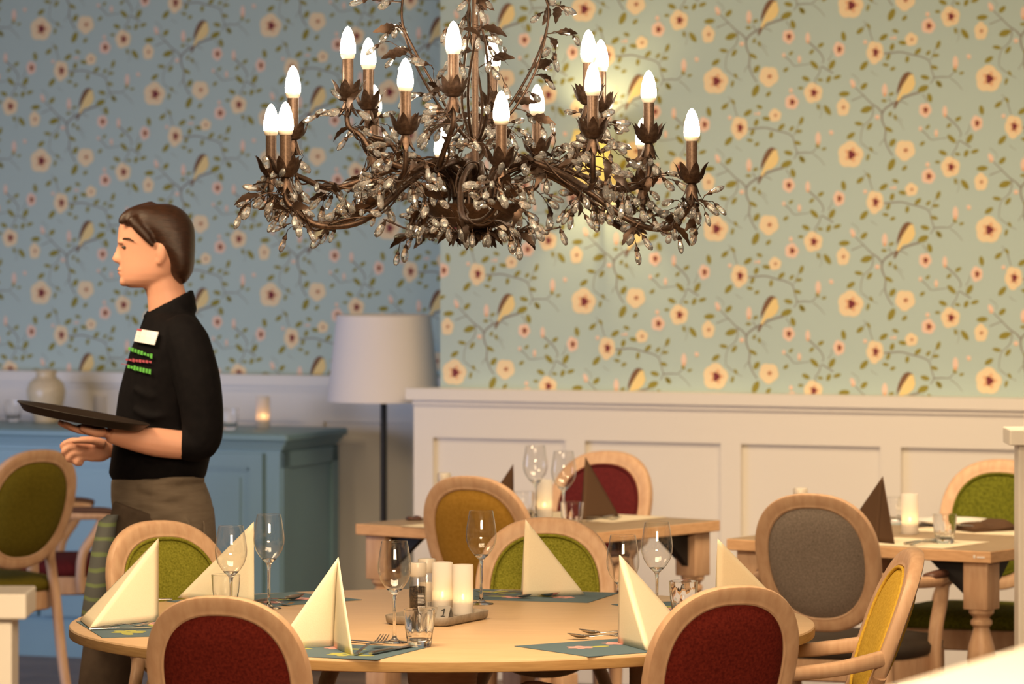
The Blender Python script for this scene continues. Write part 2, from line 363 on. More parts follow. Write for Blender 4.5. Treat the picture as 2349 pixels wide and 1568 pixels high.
MOTIF.append((8, 4, [mp(*p) for p in ((1384, 765), (1402, 775), (1372, 828), (1360, 822))]))

def clip(P, lo, hi, ax):
    for lim, sg in ((lo, 1), (hi, -1)):
        out = []
        for i in range(len(P)):
            a, b = P[i-1], P[i]; ia = (a[ax]-lim)*sg >= 0; ib = (b[ax]-lim)*sg >= 0
            if ia != ib:
                t = (lim-a[ax])/(b[ax]-a[ax]); out.append((a[0]+(b[0]-a[0])*t, a[1]+(b[1]-a[1])*t))
            if ib: out.append(b)
        P = out
        if len(P) < 3: return []
    return P
def wallpapered(name, ref, t0, t1, z0, z1, fz, label, thick=.12):
    """ref: the wall point of one large flower (t = 0, z = fz)"""
    mb = MB(); ref = Vector((ref.x, ref.y, 0))
    def P(t, z, off=0): q = ref+U*t-NB*off; return (q.x, q.y, z)
    mb.add([P(t0, 0), P(t1, 0), P(t1, z1), P(t0, z1), P(t0, 0, -thick), P(t1, 0, -thick), P(t1, z1, -thick), P(t0, z1, -thick)],
           [(0, 1, 2, 3), (1, 5, 6, 2), (4, 0, 3, 7), (5, 4, 7, 6), (3, 2, 6, 7)], 0)
    for i in range(int(t0/PW)-3, int(t1/PW)+4):
        for j in range(-4, 5):
            ot = i*PW; oz = fz+j*PV+(PV/2 if i % 2 else 0)
            if oz < z0-1 or oz > z1+1: continue
            for mi, ly, pts in MOTIF:
                q = clip(clip([(a+ot, b+oz) for a, b in pts], t0, t1, 0), z0, min(z1, 2.75), 1)
                if q: mb.add([P(a, b, .0006+.0004*ly) for a, b in q], [tuple(range(len(q)))], mi)
    return struct(mb.build(name, WP), label)
RREF = at(1953.4, 354.6, F/628.3); LREF = at(95.6, 369, F/555.0)
LEDGE = 1.085
# left end of the right wall
def t_at(ref, px):      # position along a wall plane seen at pixel column px
    k = (px-CX)/F; # (rx+ux t) = k (ry+uy t)
    return (k*ref.y-ref.x)/(U.x-k*U.y)
tR0 = t_at(RREF, 1010)
wallpapered('wall_right', RREF, tR0, 3.2, LEDGE, CEIL, 1.84-(354.6-430)/628.3, 'near back wall with aqua floral bird wallpaper above white panelling', .85)
tL0, tL1 = t_at(LREF, -700), t_at(LREF, 1500)
wallpapered('wall_left', LREF, tL0, tL1, LEDGE, CEIL, 1.84-(369-430)/555.0, 'recessed back wall with bluish floral bird wallpaper behind the waitress')

def wainscot(name, ref, t0, t1, stiles, label, endcap=True):
    mb = MB(); r = Vector((ref.x, ref.y, 0)); rz = -TH
    def bx(ta, tb, za, zb, d0, d1):
        c = r+U*((ta+tb)/2)-NB*((d0+d1)/2); mb.box((c.x, c.y, (za+zb)/2), (tb-ta, d1-d0, zb-za), rz)
    bx(t0, t1, .0, LEDGE-.043, .0, .05)                       # field
    bx(t0, t1, .9, LEDGE-.043, .05, .070)                     # top rail
    bx(t0, t1, LEDGE-.062, LEDGE-.043, .07, .082)             # small moulding under the ledge
    e = .022 if endcap else 0
    bx(t0-e, t1, LEDGE-.043, LEDGE, -.01, .098)               # ledge
    bx(t0, t1, 0, .19, .05, .078)                             # baseboard
    for s in stiles: bx(s, s+.078, .19, .9, .05, .070)
    return struct(mb.build(name, M['white_paint']), label, 'wainscot')
rt = t_at(RREF, 965)
wainscot('trim_1', RREF, rt, 3.2, [rt+.609*i for i in range(7)], 'white panelled wainscot with ledge under the near wallpaper wall')
lt = t_at(LREF, 757)
wainscot('trim_2', LREF, tL0, tL1, [lt-.078-.609*i for i in range(-2, 6)], 'white panelled wainscot behind the blue sideboard and floor lamp', False)

def partition(name, x0, x1, y0, y1, top, label, overhang=.03):
    mb = MB(); mb.rbox(((x0+x1)/2, (y0+y1)/2, (top-.047)/2), (x1-x0, y1-y0, top-.047), .004)
    mb.rbox(((x0+x1)/2, (y0+y1)/2, top-.0235), (x1-x0+2*overhang, y1-y0+2*overhang, .047), .006)
    return struct(mb.build(name, M['white_paint']), label, 'partition')
a = at(23, 1362, 8.45)
partition('wall_front_left', a.x-.9, a.x, 8.45+.03, 8.60, 1.085, 'white half-height partition end cut by the left frame edge')
a = at(2339, 985, 13.4)
partition('wall_side_right', a.x, a.x+.8, 13.4+.03, 13.55, a.z, 'white half-height post at the right frame edge before the green chair')
mb = MB(); p0 = Vector((.33, 5.1, 0)); d = Vector((.155, .35, 0)).normalized(); nrm = Vector((d.y, -d.x, 0))
mb.rbox((p0.x+d.x*.8+nrm.x*.1, p0.y+d.y*.8+nrm.y*.1, .60), (2.0, .2, 1.2), .01, math.atan2(d.y, d.x))
mb.rbox((p0.x+d.x*.8+nrm.x*.1, p0.y+d.y*.8+nrm.y*.1, 1.22), (2.06, .26, .05), .02, math.atan2(d.y, d.x))
struct(mb.build('wall_front_right', M['white_paint']), 'blurred white partition cap in the lower right corner', 'partition')

# ------------------------------------------------------------------ wall sconce behind the chandelier
t = t_at(RREF, 1380); q = Vector((RREF.x, RREF.y, 0))+U*t-NB*.13; s_ = F/q.y
sco = thing('wall_sconce', (q.x, q.y, CAMH-(430-430)/s_), 'lit yellow shaded wall sconce on the wallpaper behind the chandelier', 'lamp')
mb = MB(); mb.lathe([(.102, .0), (.100, .03), (.058, .215), (.056, .215), (.097, .03), (.099, 0)], 32, cap=False); mb.build('lamp_shade', M['sconce_shade'], sco, True)
mb = MB(); mb.tube([(0, 0, -.05), (0, 0, .08)], .008); p = NB*.06; mb.tube([(0, 0, -.04), (p.x, p.y, -.05), (NB.x*.12, NB.y*.12, -.03)], .007); mb.build('bracket', M['bronze'], sco, True)
mb = MB(); mb.ball((0, 0, .15), (.02, .02, .035)); mb.build('bulb', emit('sconce_bulb', (1, .74, .36), 420), sco, True)

# ------------------------------------------------------------------ armchair
RECL = math.tan(math.radians(20))
def make_chair(fab, seat_mat, label, group, front_piping=True):
    t = thing('armchair', (0, 0, 0), label, 'chair', group)
    def back_pt(x, z, off=0):           # on the reclined, slightly hollow back
        y = -.225-(z-.46)*RECL-off+.35*x*x
        return Vector((x, y, z))
    cz, A, B = .728, .192, .212
    def oval(a, k, n=56):
        th = 2*PI*k/n; c, s = math.cos(th), math.sin(th)
        w = 1+.05*s                       # a little fuller at the top
        x = math.copysign(abs(c)**.83, c)*a*A*w; z = math.copysign(abs(s)**.86, s)
        return x, z
    # frame: section swept round the oval
    sec = [(0, -.016), (.004, -.019), (.010, -.0175), (.013, -.0185), (.034, -.019), (.041, -.016), (.044, -.008), (.044, .008), (.041, .016), (.034, .019), (.013, .0185), (.010, .0175), (.004, .019), (0, .016)]
    n = 64; rings = []
    for k in range(n):
        th = 2*PI*k/n; c, s = math.cos(th), math.sin(th); w = 1+.05*s
        ring = []
        for u, v in sec:
            x = math.copysign(abs(c)**.83, c)*(A-.045+u)*w; z = cz+math.copysign(abs(s)**.86, s)*(B-.045+u)
            ring.append(back_pt(x, z, v))
        rings.append(ring)
    mb = MB(); m_ = len(sec); V = [p for r in rings for p in r]; Fc = []
    for i in range(n):
        for k in range(m_): Fc.append((i*m_+k, i*m_+(k+1) % m_, ((i+1) % n)*m_+(k+1) % m_, ((i+1) % n)*m_+k))
    mb.add(V, Fc); mb.build('back_frame', M['beech'], t, True, 40)
    # upholstery: a lens inside the frame, fuller in front
    mb = MB()
    for side, dome in ((-1, .022), (1, .030)):
        V = []; Fc = []; R = 9; n2 = 48
        for i in range(R+1):
            f = i/R
            for k in range(n2):
                th = 2*PI*k/n2; c, s = math.cos(th), math.sin(th); w = 1+.05*s
                x = math.copysign(abs(c)**.83, c)*(A-.039)*w*f; z = cz+math.copysign(abs(s)**.86, s)*(B-.039)*f
                h = dome*(1-f**4)**.8 if f < 1 else 0
                V.append(back_pt(x, z, side*(.008+h)))
        for i in range(R):
            for k in range(n2):
                q = (i*n2+k, i*n2+(k+1) % n2, (i+1)*n2+(k+1) % n2, (i+1)*n2+k); Fc.append(q if side > 0 else q[::-1])
        mb.add(V, Fc)
    up = mb.build('back_upholstery', fab, t, True)
    mb = MB(); pts = []
    for k in range(49):
        th = 2*PI*k/48; c, s = math.cos(th), math.sin(th); w = 1+.05*s
        pts.append(back_pt(math.copysign(abs(c)**.83, c)*(A-.048)*w, cz+math.copysign(abs(s)**.86, s)*(B-.048), -.019))
    mb.tube(pts, .0048, 6, cap=False); mb.build('piping', fab, up, True)
    # seat
    def seat_ring(z, ins):
        P = []
        for k in range(40):
            th = 2*PI*k/40; c, s = math.cos(th), math.sin(th)
            x = math.copysign(abs(c)**.55, c)*(.255-ins); y = .01+math.copysign(abs(s)**.55, s)*(.24-ins); x *= 1+.10*(y/.24)
            P.append((x, y, z))
        return P
    mb = MB(); mb.loft([seat_ring(.365, .012), seat_ring(.37, .006), seat_ring(.428, .006), seat_ring(.432, .012)]); mb.build('seat_frame', M['beech'], t, True, 40)
    mb = MB(); mb.loft([seat_ring(.430, .016), seat_ring(.440, .003), seat_ring(.462, .0), seat_ring(.480, .02), seat_ring(.490, .07), seat_ring(.494, .14), seat_ring(.495, .2)]); mb.build('seat', seat_mat, t, True)
    for s in (-1, 1):
        mb = MB(); p1 = back_pt(s*.135, .585); p0 = back_pt(s*.168, .64)
        mb.tube(bez([p0, p1, (s*.170, -.222, .50), (s*.185, -.225, .40), (s*.190, -.255, .2), (s*.192, -.305, 0)], 5),
                [(.016, .018)]*6+[(.017, .021)]*20, 10, sq=.7, up=(0, 1, 0)); mb.build('leg', M['beech'], t, True, 50)
        mb = MB(); mb.lathe([(.014, 0), (.016, .02), (.019, .2), (.024, .32), (.027, .335), (.022, .345), (.027, .355), (.026, .44)], 14, (s*.225, .195, 0)); mb.build('leg', M['beech'], t, True, 50)
        # arm and its curved support
        mb = MB(); a0 = back_pt(s*.168, .685)
        pts = bez([a0, (s*.228, -.17, .665), (s*.262, -.02, .655), (s*.272, .10, .655), (s*.268, .155, .648)], 5)
        mb.tube(pts, [(.013+.009*min(1, i/8), .020-.004*min(1, i/12)) for i in range(len(pts))], 12, sq=.6, up=(0, 0, 1))
        pts = bez([(s*.266, .12, .648), (s*.268, .09, .59), (s*.266, .045, .52), (s*.262, .035, .44), (s*.262, .04, .375)], 5)
        mb.tube(pts, [(.022, .017)]*len(pts), 10, sq=.7, up=(0, 1, 0)); ar = mb.build('arm', M['beech'], t, True, 50)
        mb = MB(); pts = bez([(s*.258, -.03, .668), (s*.270, .04, .672), (s*.274, .12, .670), (s*.268, .168, .660)], 4)
        mb.tube(pts, [(.016, .008)]+[(.023, .014)]*(len(pts)-2)+[(.016, .009)], 10, sq=.8, up=(0, 0, 1)); mb.build('arm_pad', M['leather'], ar, True)
    return t
def put(o, px, ytop, heading, Y=None):
    """stand a chair so that the top of its back shows at (px, ytop); heading in degrees, 0 = away from the camera, positive = to the right"""
    h = math.radians(heading); hd = Vector((math.sin(h), math.cos(h), 0)); Y = Y or F*(CAMH-.94)/(ytop-YH)
    p = Vector(((px-CX)*Y/F, Y, 0))+hd*.40
    o.location = p; o.rotation_euler = (0, 0, -h); return o
GR = 'round-backed beech armchairs'
put(make_chair(M['red'], M['red'], 'beech armchair with deep red oval back, front left of the round table', GR), 500, 1365, 15)
put(make_chair(M['red'], M['red'], 'beech armchair with brick red oval back, front right of the round table', GR), 1690, 1335, -24, 10.30)
put(make_chair(M['yellow'], M['yellow'], 'armchair with yellow felt back seen edge-on at the right of the round table', GR), 2100, 1262, -95, 11.36)
put(make_chair(M['green'], M['green'], 'armchair with bright green back behind the middle of the round table', GR), 1255, 1185, 184)
put(make_chair(M['green'], M['green'], 'armchair with bright green back behind the left napkins, in front of the waitress', GR), 359, 1192, 146)
put(make_chair(M['greyfelt'], M['charcoal'], 'armchair with grey felt back and charcoal seat before the right rear table', GR), 1859, 1125, 20, 13.4)
put(make_chair(M['moss'], M['moss'], 'armchair with moss green back beyond the right rear table, cut by the white post', GR), 2298, 1055, 199, 15.1)
put(make_chair(M['mustard'], M['mustard'], 'armchair with mustard back before the left rear table', GR), 1074, 1085, 27, 14.22)
put(make_chair(M['darkred'], M['darkred'], 'armchair with burgundy back against the panelling beyond the left rear table', GR), 1397, 1040, 205, 15.58)
put(make_chair(M['olive'], M['olive'], 'armchair with dark olive back at the left frame edge', GR), 92, 1030, -40)
put(make_chair(M['darkred'], M['darkred'], 'armchair with burgundy seat half hidden behind the olive chair and the waitress', GR), -112, 995, 76, 16.6)

# ------------------------------------------------------------------ round table
TC = Vector((-.175, 11.43, 0)); TR = .935
rt_ = thing('round_table', TC, 'large round pale beech dining table in the centre', 'table')
mb = MB(); seg = 128
mb.lathe([(.0, .720), (TR-.006, .720)], seg, cap=False, mi=1); mb.lathe([(TR-.006, .720), (TR-.001, .722), (TR, .726), (TR, .744)], seg, cap=False, mi=1)
mb.lathe([(TR, .744), (TR-.002, .748), (TR-.006, .750), (0, .750)], seg, cap=False, mi=0)
mb.build('tabletop', [M['table_wood'], M['table_edge']], rt_, True, 35)
mb = MB(); mb.lathe([(.16, .72), (.155, .71), (.115, .685), (.09, .63), (.075, .5), (.07, .35), (.09, .2), (.11, .13), (.10, .06), (.09, .05)], 40); mb.build('pedestal', M['oak_edge'], rt_, True)
for k in range(4):
    a = math.radians(40+90*k); mb = MB(); d = Vector((math.cos(a), math.sin(a), 0))
    mb.tube(bez([d*.07+Vector((0, 0, .15)), d*.25+Vector((0, 0, .13)), d*.42+Vector((0, 0, .05)), d*.52+Vector((0, 0, .018))], 5), [(.03, .04)]*8+[(.026, .028)]*7+[(.02, .018)], 10, sq=.7, up=(0, 0, 1)); mb.build('foot', M['oak_edge'], rt_, True)

# ------------------------------------------------------------------ square tables at the back
def square_table(N, ang, label, S=.92):
    h = math.radians(ang); u = Vector((math.cos(h), -math.sin(h), 0)); v = Vector((math.sin(h), math.cos(h), 0))
    c = N-u*S/2+v*S/2; c.z = 0
    t = thing('square_table', c, label, 'table', 'square oak tables with turned legs', -h)
    mb = MB(); mb.rbox((0, 0, .732), (S, S, .036), .004, zr=.003); mb.m = []
    for f in mb.f: mb.m.append(0 if all(mb.v[i][2] > .749 for i in f) else 1)
    mb.build('tabletop', [M['oak'], M['oak_edge']], t)
    for sx in (-1, 1):
        for sy in (-1, 1):
            mb = MB(); x, y = sx*(S/2-.065), sy*(S/2-.065); w = .042
            mb.rbox((x, y, .6425), (2*w, 2*w, .145), .006)
            mb.lathe([(.020, .0), (.026, .01), (.024, .05), (.028, .16)], 20, (x, y, 0)); mb.rbox((x, y, .235), (.084, .084, .15), .006)
            mb.lathe([(.036, .305), (.036, .32), (.026, .33), (.036, .337), (.036, .347), (.028, .354), (.039, .385), (.044, .42), (.040, .455), (.030, .49), (.024, .515), (.033, .525), (.033, .535), (.024, .545), (.038, .558), (.040, .575)], 24, (x, y, 0))
            mb.build('leg', M['beech'], t, True, 35)
    for sx in (-1, 1):
        for sy in (-1, 1):
            mb = MB(); e = S/2-.107; zt = .713
            for ax in (0, 1):
                q = []
                for w in (-.012, .012):
                    for l, z in ((0, zt), (.13, zt), (.10, zt-.025), (0, zt-.11)):
                        q.append((sx*(e-l), sy*(e+.042+w), z) if ax == 0 else (sx*(e+.042+w), sy*(e-l), z))
                mb.add(q, [(0, 1, 2, 3), (7, 6, 5, 4), (0, 4, 5, 1), (1, 5, 6, 2), (2, 6, 7, 3), (3, 7, 4, 0)])
            mb.build('corner_bracket', M['black_metal'], t)
    return t, u, v
T1N, T2N = Vector((.1625, 14.239, 0)), Vector((1.434, 13.62, 0))
T1, u1, v1 = square_table(T1N, 37.8, 'square oak table with turned legs and two wine glasses, left at the back', .85)
T2, u2, v2 = square_table(T2N, 33.3, 'square oak table with turned legs at the back right, one chair grey')
mb = MB(); q = T2N-u2*.055; rr = (T2N-T2.location); loc = T2.matrix_world
def t2l(p): d = Vector(p)-Vector(T2.location); return Vector((d.dot(u2), d.dot(v2), d.z))
a = .46
mb.ball((a-.055, -a-.0006, .7325), (.004, .0008, .006), 10, 6); mb.box((a-.033, -a-.0006, .7315), (.026, .0012, .005))
mb.build('table_sticker', M['label_white'], T2); bpy.data.objects['table_sticker']['label'] = 'small white maker mark on the table edge'

# ------------------------------------------------------------------ table settings
def napkin(Apx, AY, S, W1, W2, m, label, grp, z=.7525, bulge=.004):
    A = at(Apx[0], Apx[1], AY); S, W1, W2 = on(*S, z), on(*W1, z), on(*W2, z)
    mb = MB(); n = 12
    for Wp in (W1, W2):
        nrm = (S-A).cross(Wp-A).normalized()
        cen = (W1+W2+S)/3
        if nrm.dot((S+Wp+A)/3-(cen+A)/2) < 0: nrm = -nrm
        V = []; idx = {}; Fc = []
        for i in range(n+1):
            for j in range(i+1):
                f = i/n; g = j/i if i else 0
                p = A.lerp(S, f).lerp(A.lerp(Wp, f), g)+nrm*(bulge*math.sin(PI*g)*f*(1.4-f))
                idx[i, j] = len(V); V.append(p)
        for i in range(n):
            for j in range(i+1):
                Fc.append((idx[i, j], idx[i+1, j], idx[i+1, j+1]))
                if j < i: Fc.append((idx[i, j], idx[i+1, j+1], idx[i, j+1]))
        mb.add(V, Fc)
    o = mb.build('napkin', m, None, True, 40)
    # origin on the table under the fold
    c = (S+W1+W2)/3; o.data.transform(Matrix.Translation(-c)); o.location = c
    md = o.modifiers.new('thickness', 'SOLIDIFY'); md.thickness = .002; md.offset = 0
    return tag(o, label, 'napkin', grp)
g = 'cream napkins on the round table'
napkin((363, 1235), 11.5, (207, 1441), (363, 1422), (183, 1421), M['cream'], 'cream folded napkin at the far left edge of the round table', g)
napkin((582, 1197), 11.93, (408, 1371), (583, 1383), (480, 1366), M['cream'], 'cream folded napkin behind two wine glasses before the left green chair', g)
napkin((776, 1277), 10.78, (765, 1481), (630, 1486), (809, 1501), M['cream'], 'cream folded napkin opened toward us beside the deep red chair', g, bulge=-.012)
napkin((1206, 1191), 12.07, (1201, 1368), (1196, 1358), (1341, 1363), M['cream'], 'cream folded napkin before the middle green chair', g)
napkin((1421, 1272), 10.84, (1484, 1491), (1418, 1473), (1592, 1462), M['cream'], 'cream folded napkin with a steep left fold beside the brick red chair', g)
napkin((1647, 1235), 11.55, (1645, 1406), (1640, 1396), (1806, 1398), M['cream'], 'cream folded napkin rising behind the brick red chair', g)
g = 'brown napkins on the square tables'
napkin((1343, 1048), 15.03, (1337, 1192), (1333, 1184), (1420, 1184), M['brown_napkin'], 'brown folded napkin in front of the burgundy chair back', g)
napkin((1177, 1064), 15.0, (1176, 1186), (1176, 1180), (1095, 1186), M['brown_napkin'], 'brown folded napkin peeking above the mustard chair', g)
napkin((2025, 1092), 13.97, (2013, 1243), (1925, 1236), (2052, 1247), M['brown_napkin'], 'brown folded napkin beside the grey chair on the right rear table', g)

def placemat(name, c, rz, m, label, grp, w=.42, h=.30, z=.751, prints=True):
    mb = MB(); mb.box((0, 0, 0), (w, h, .0012))
    if prints:
        for (x, y, k) in ((-w*.25, h*.10, 0), (w*.22, -h*.22, 1), (w*.05, h*.2, 2)):
            mi = 1 if k != 1 else 2; P = []
            for q in range(30):
                a = 2*PI*q/30; r = .034*(.62+.38*abs(math.cos(3*a+k)))*(1.35 if mi == 2 else 1); P.append((x+r*math.cos(a), y+r*math.sin(a), .0009))
            mb.add(P, [tuple(range(30))], mi)
            P = [(x+.006*math.cos(2*PI*q/10), y+.006*math.sin(2*PI*q/10), .0011) for q in range(10)]; mb.add(P, [tuple(range(10))], 0)
            P = [(x+.048+.030*math.cos(2*PI*q/12), y-.01+.014*math.sin(2*PI*q/12), .00085) for q in range(12)]; mb.add(P, [tuple(range(12))], 2)
    o = mb.build(name, [m, M['mat_pink'], M['mat_green']]); o.location = (c[0], c[1], z); o.rotation_euler = (0, 0, rz)
    return tag(o, label, 'placemat', grp)
g = 'teal placemats on the round table'
for ang, lab, rr in ((111, 'teal flower printed placemat under fork and knife before the deep red chair', .775), (166, 'teal placemat under the far left napkin', .745), (230, 'teal placemat before the left green chair', .745),
                 (287, 'teal flower printed placemat before the middle green chair', .745), (333, 'teal placemat before the right rear napkin', .745), (55, 'teal flower printed placemat under two spoons beside the brick red chair', .765), ):
    a = math.radians(ang); d = Vector((math.cos(a), -math.sin(a), 0)); p = TC+d*(rr)
    placemat('placemat', p, math.atan2(d.y, d.x)+PI/2, M['mat_blue'], lab, g)
g = 'cream placemats on the square tables'
def tl(T, u, v, x, y): return Vector(T.location)+u*x+v*y
for T, u, v, x, y, r, lab in ((T1, u1, v1, .0, .27, 0, 'cream placemat before the burgundy chair'), (T1, u1, v1, -.02, -.28, 0, 'cream placemat behind the mustard chair back'),
                           (T2, u2, v2, .08, -.29, 0, 'cream placemat before the grey chair'), (T2, u2, v2, .05, .28, 0, 'cream placemat with plate before the moss green chair')):
    p = tl(T, u, v, x, y); placemat('placemat', p, math.atan2(u.y, u.x), M['mat_cream'], lab, g, prints=False)

# glasses
def make_wine_glass(label, cat='wine glass', grp='wine glasses'):
    t = thing('wine_glass', (0, 0, 0), label, cat, grp)
    outer = [(.0052, .117), (.011, .122), (.024, .134), (.034, .150), (.0395, .168), (.0403, .182), (.0385, .200), (.0350, .221), (.0312, .243)]
    mb = MB(); mb.lathe(outer+[(.0310, .2435), (.0305, .243)], 40, cap=False); mb.build('bowl', M['thin_glass'], t, True)
    mb = MB(); mb.lathe([(0, 0), (.0325, 0), (.033, .0012), (.030, .0025), (.015, .005), (.007, .010), (.0042, .020), (.0037, .06), (.0040, .10), (.0056, .114), (.012, .1215), (.020, .1285), (.018, .1288), (.009, .1262), (0, .125)], 28, cap=False)
    mb.build('stem', M['glass'], t, True)
    return t
WG = None
def wine_glass(p, label, grp):
    global WG
    if WG is None: WG = make_wine_glass(label); o = WG
    else: o = copy_tree(WG)
    o.location = p; tag(o, label, 'wine glass', grp); return o
g = 'wine glasses on the round table'
def gp(x, ytop):    # glass standing on a table, from its rim
    Y = F*(CAMH-.993)/(ytop-YH); return Vector(((x-CX)*Y/F, Y, .7505))
for x, y, lab in ((905, 1241, 'wine glass in front of the pepper mill on the round table'), (1104, 1172, 'wine glass left of the middle green chair back'), (617, 1180, 'tall wine glass right of the left rear napkin'),
                  (530, 1206, 'wine glass in front of the left rear napkin'), (1429, 1228, 'wine glass just behind the napkin beside the brick red chair'), (1507, 1198, 'wine glass right of its twin, before the pale panelling')):
    wine_glass(gp(x, y), lab, g)
for x, y, lab in ((1228, 1022, 'wine glass left of its pair on the left rear table'), (1293, 1035, 'wine glass right of its pair on the left rear table, before the burgundy chair')):
    wine_glass(gp(x, y), lab, 'wine glasses on the left rear table')
TG = None
def tumbler(p, label, grp, sc_=1):
    global TG
    if TG is None:
        t = thing('water_glass', (0, 0, 0), label, 'water glass', grp)
        mb = MB(); V = []; seg = 40
        prof = [(0, 0), (.026, 0), (.0285, .003), (.0295, .012), (.0335, .040), (.0345, .045), (.0375, .088), (.0362, .0885), (.0355, .088), (.0325, .046), (.0305, .030), (.026, .017), (.012, .013), (0, .0125)]
        rings = []
        for i, (r, z) in enumerate(prof):
            ring = []
            for k in range(seg):
                a = 2*PI*k/seg; rr = r
                if 1 <= i <= 4: rr = r*(1-.045*abs(math.sin(5*a)))
                ring.append((max(rr, .0002)*math.cos(a), max(rr, .0002)*math.sin(a), z))
            rings.append(ring)
        mb.loft(rings, cap=True); o2 = mb.build('glass_body', M['glass'], t, True, 50); TG = t; o = t
    else: o = copy_tree(TG)
    o.location = p; o.scale = (sc_, sc_, sc_); tag(o, label, 'water glass', grp); return o
def tp(x, ytop, zt=.75): Y = F*(CAMH-zt-.088)/(ytop-YH); return Vector(((x-CX)*Y/F, Y, zt+.0008))
g = 'faceted tumblers on the round table'
for x, y, lab in ((962, 1398, 'faceted tumbler in front of the tray on the round table'), (518, 1318, 'tumbler under the left wine glass by the left rear napkin'), (1568, 1333, 'tumbler behind the brick red chair top')): tumbler(tp(x, y), lab, g)
g = 'tumblers on the square tables'
for x, y, lab in ((1312, 1152, 'tumbler between candle and brown napkin on the left rear table'), (1200, 1128, 'tumbler behind the mustard chair edge'), (2167, 1180, 'tumbler near the front edge of the right rear table'), ): tumbler(tp(x, y), lab, g)
tumbler(Vector(T2.location)+u2*-.30+v2*.35+Vector((0, 0, .7508)), 'faint tumbler left of the candle, at the far side of the right rear table', g)
g = 'tumblers on the sideboard'
def sb(x, y): return on(x, y, .89)
for x, y, lab in ((527, 986, 'tumbler on the blue sideboard behind the waitress'), (30, 966, 'tumbler left of the cream vase on the sideboard')): tumbler(sb(x, y), lab, g, .95)

# frosted electric candles
def candle(p, label, grp, h=.128, r=.0265, m='frosted', fl='flame'):
    t = thing('electric_candle', p, label, 'candle', grp)
    mb = MB(); mb.lathe([(0, 0), (r-.002, 0), (r, .003), (r, h-.002), (r-.001, h), (r-.003, h), (r-.003, .004), (0, .004)], 32, cap=False); mb.build('frosted_sleeve', M[m], t, True, 40)
    mb = MB(); mb.lathe([(0, .0045), (r-.006, .0045), (r-.006, h*.27), (0, h*.27)], 20, cap=False); mb.build('candle_body', M['salt'], t, True, 40)
    mb = MB(); mb.ball((0, 0, h*.36), (.004, .004, .008)); mb.build('flame', M[fl], t, True)
    return t
def base_on(x, ybase, z=.75): return on(x, ybase, z)
TRAYZ = .757
candle(on(1015, 1404, TRAYZ), 'frosted candle glass left of the pair on the grey tray', 'frosted candles on the round table')
candle(on(1062, 1410, TRAYZ), 'frosted candle glass right of the pair, behind the number card', 'frosted candles on the round table')
candle(on(1249, 1189)+Vector((0, 0, .0005)), 'glowing frosted candle beside the wine glasses on the left rear table', 'frosted candles at the back')
candle(on(2087, 1225)+Vector((0, 0, .0005)), 'glowing frosted candle on the right rear table', 'frosted candles at the back')
candle(sb(603, 981), 'glowing candle glass on the right end of the blue sideboard', 'candles on the sideboard', .125, .027, 'frosted', 'flame_far')
candle(sb(232, 962), 'amber candle glass on the sideboard above the black tray', 'candles on the sideboard', .10, .030, 'frosted', 'flame_far')

# centre tray, mills, number card
ty = thing('serving_tray', (-.188, 11.43, .7505), 'small grey pewter tray in the middle of the round table', 'tray', None, math.radians(64.5))
mb = MB(); W_, D_ = .262, .182
def rr_ring(w, d, r, z):
    P = []
    for qx, qy, a0 in ((1, 1, 0), (-1, 1, 90), (-1, -1, 180), (1, -1, 270)):
        for k in range(6): a = math.radians(a0+18*k); P.append((qx*(w/2-r)+r*math.cos(a), qy*(d/2-r)+r*math.sin(a), z))
    return P
mb.loft([rr_ring(W_-.02, D_-.02, .02, 0), rr_ring(W_-.006, D_-.006, .025, .005), rr_ring(W_, D_, .028, .021), rr_ring(W_-.002, D_-.002, .027, .0225), rr_ring(W_-.007, D_-.007, .025, .021), rr_ring(W_-.018, D_-.018, .02, .008), rr_ring(W_-.03, D_-.03, .015, .0062)])
mb.build('tray_dish', M['pewter'], ty, True, 50)
def mill(p, label, fill, grp, h=.13, lab=True):
    t = thing('spice_mill', p, label, 'spice mill', grp); k = h/.13
    mb = MB(); mb.lathe([(.0205, 0), (.022, .003), (.022, .078*k), (.0185, .088*k), (.0185, .098*k)], 28); mb.build('jar', M['clear_plastic'], t, True, 40)
    mb = MB(); mb.lathe([(.0005, .003), (.0203, .003), (.0203, .068*k), (.0005, .070*k)], 24); mb.build('filling', fill, t, True, 40)
    mb = MB(); V = []
    prof = [(.0195, .094*k), (.0215, .098*k), (.0225, .126*k), (.021, .1295*k), (.0005, .130*k)]; rings = []
    for i, (r, z) in enumerate(prof): rings.append([(r*(1+(.03*(q % 2) if i in (1, 2) else 0))*math.cos(2*PI*q/44), r*(1+(.03*(q % 2) if i in (1, 2) else 0))*math.sin(2*PI*q/44), z) for q in range(44)])
    mb.loft(rings); mb.build('grinder_cap', frosted_cap, t, True, 40)
    if lab:
        mb = MB()     # white printed lines and a bar code on the glass, turned to the viewer
        def patch(a0, a1, z0, z1, mi, r=.0225):
            n = 4; V = []
            for q in range(n+1):
                a = math.radians(lerp(a0, a1, q/n)); V += [(r*math.cos(a), r*math.sin(a), z0), (r*math.cos(a), r*math.sin(a), z1)]
            mb.add(V, [(2*q, 2*q+2, 2*q+3, 2*q+1) for q in range(n)], mi)
        for q in range(8): patch(-88, -88+40+(q*37 % 16), .050-.0035*q, .0513-.0035*q, 0)
        patch(-88, -30, .006, .020, 0)
        for q in range(13): patch(-84+4*q, -84+4*q+1.2+(q*7 % 3)*.7, .0085, .019, 1, .0227)
        mb.build('label', [M['label_white'], M['ink']], t)
    return t
frosted_cap = mat('white_grinder_cap', (.80, .72, .62), .3, 0, .5, **{'Transmission Weight': .35})
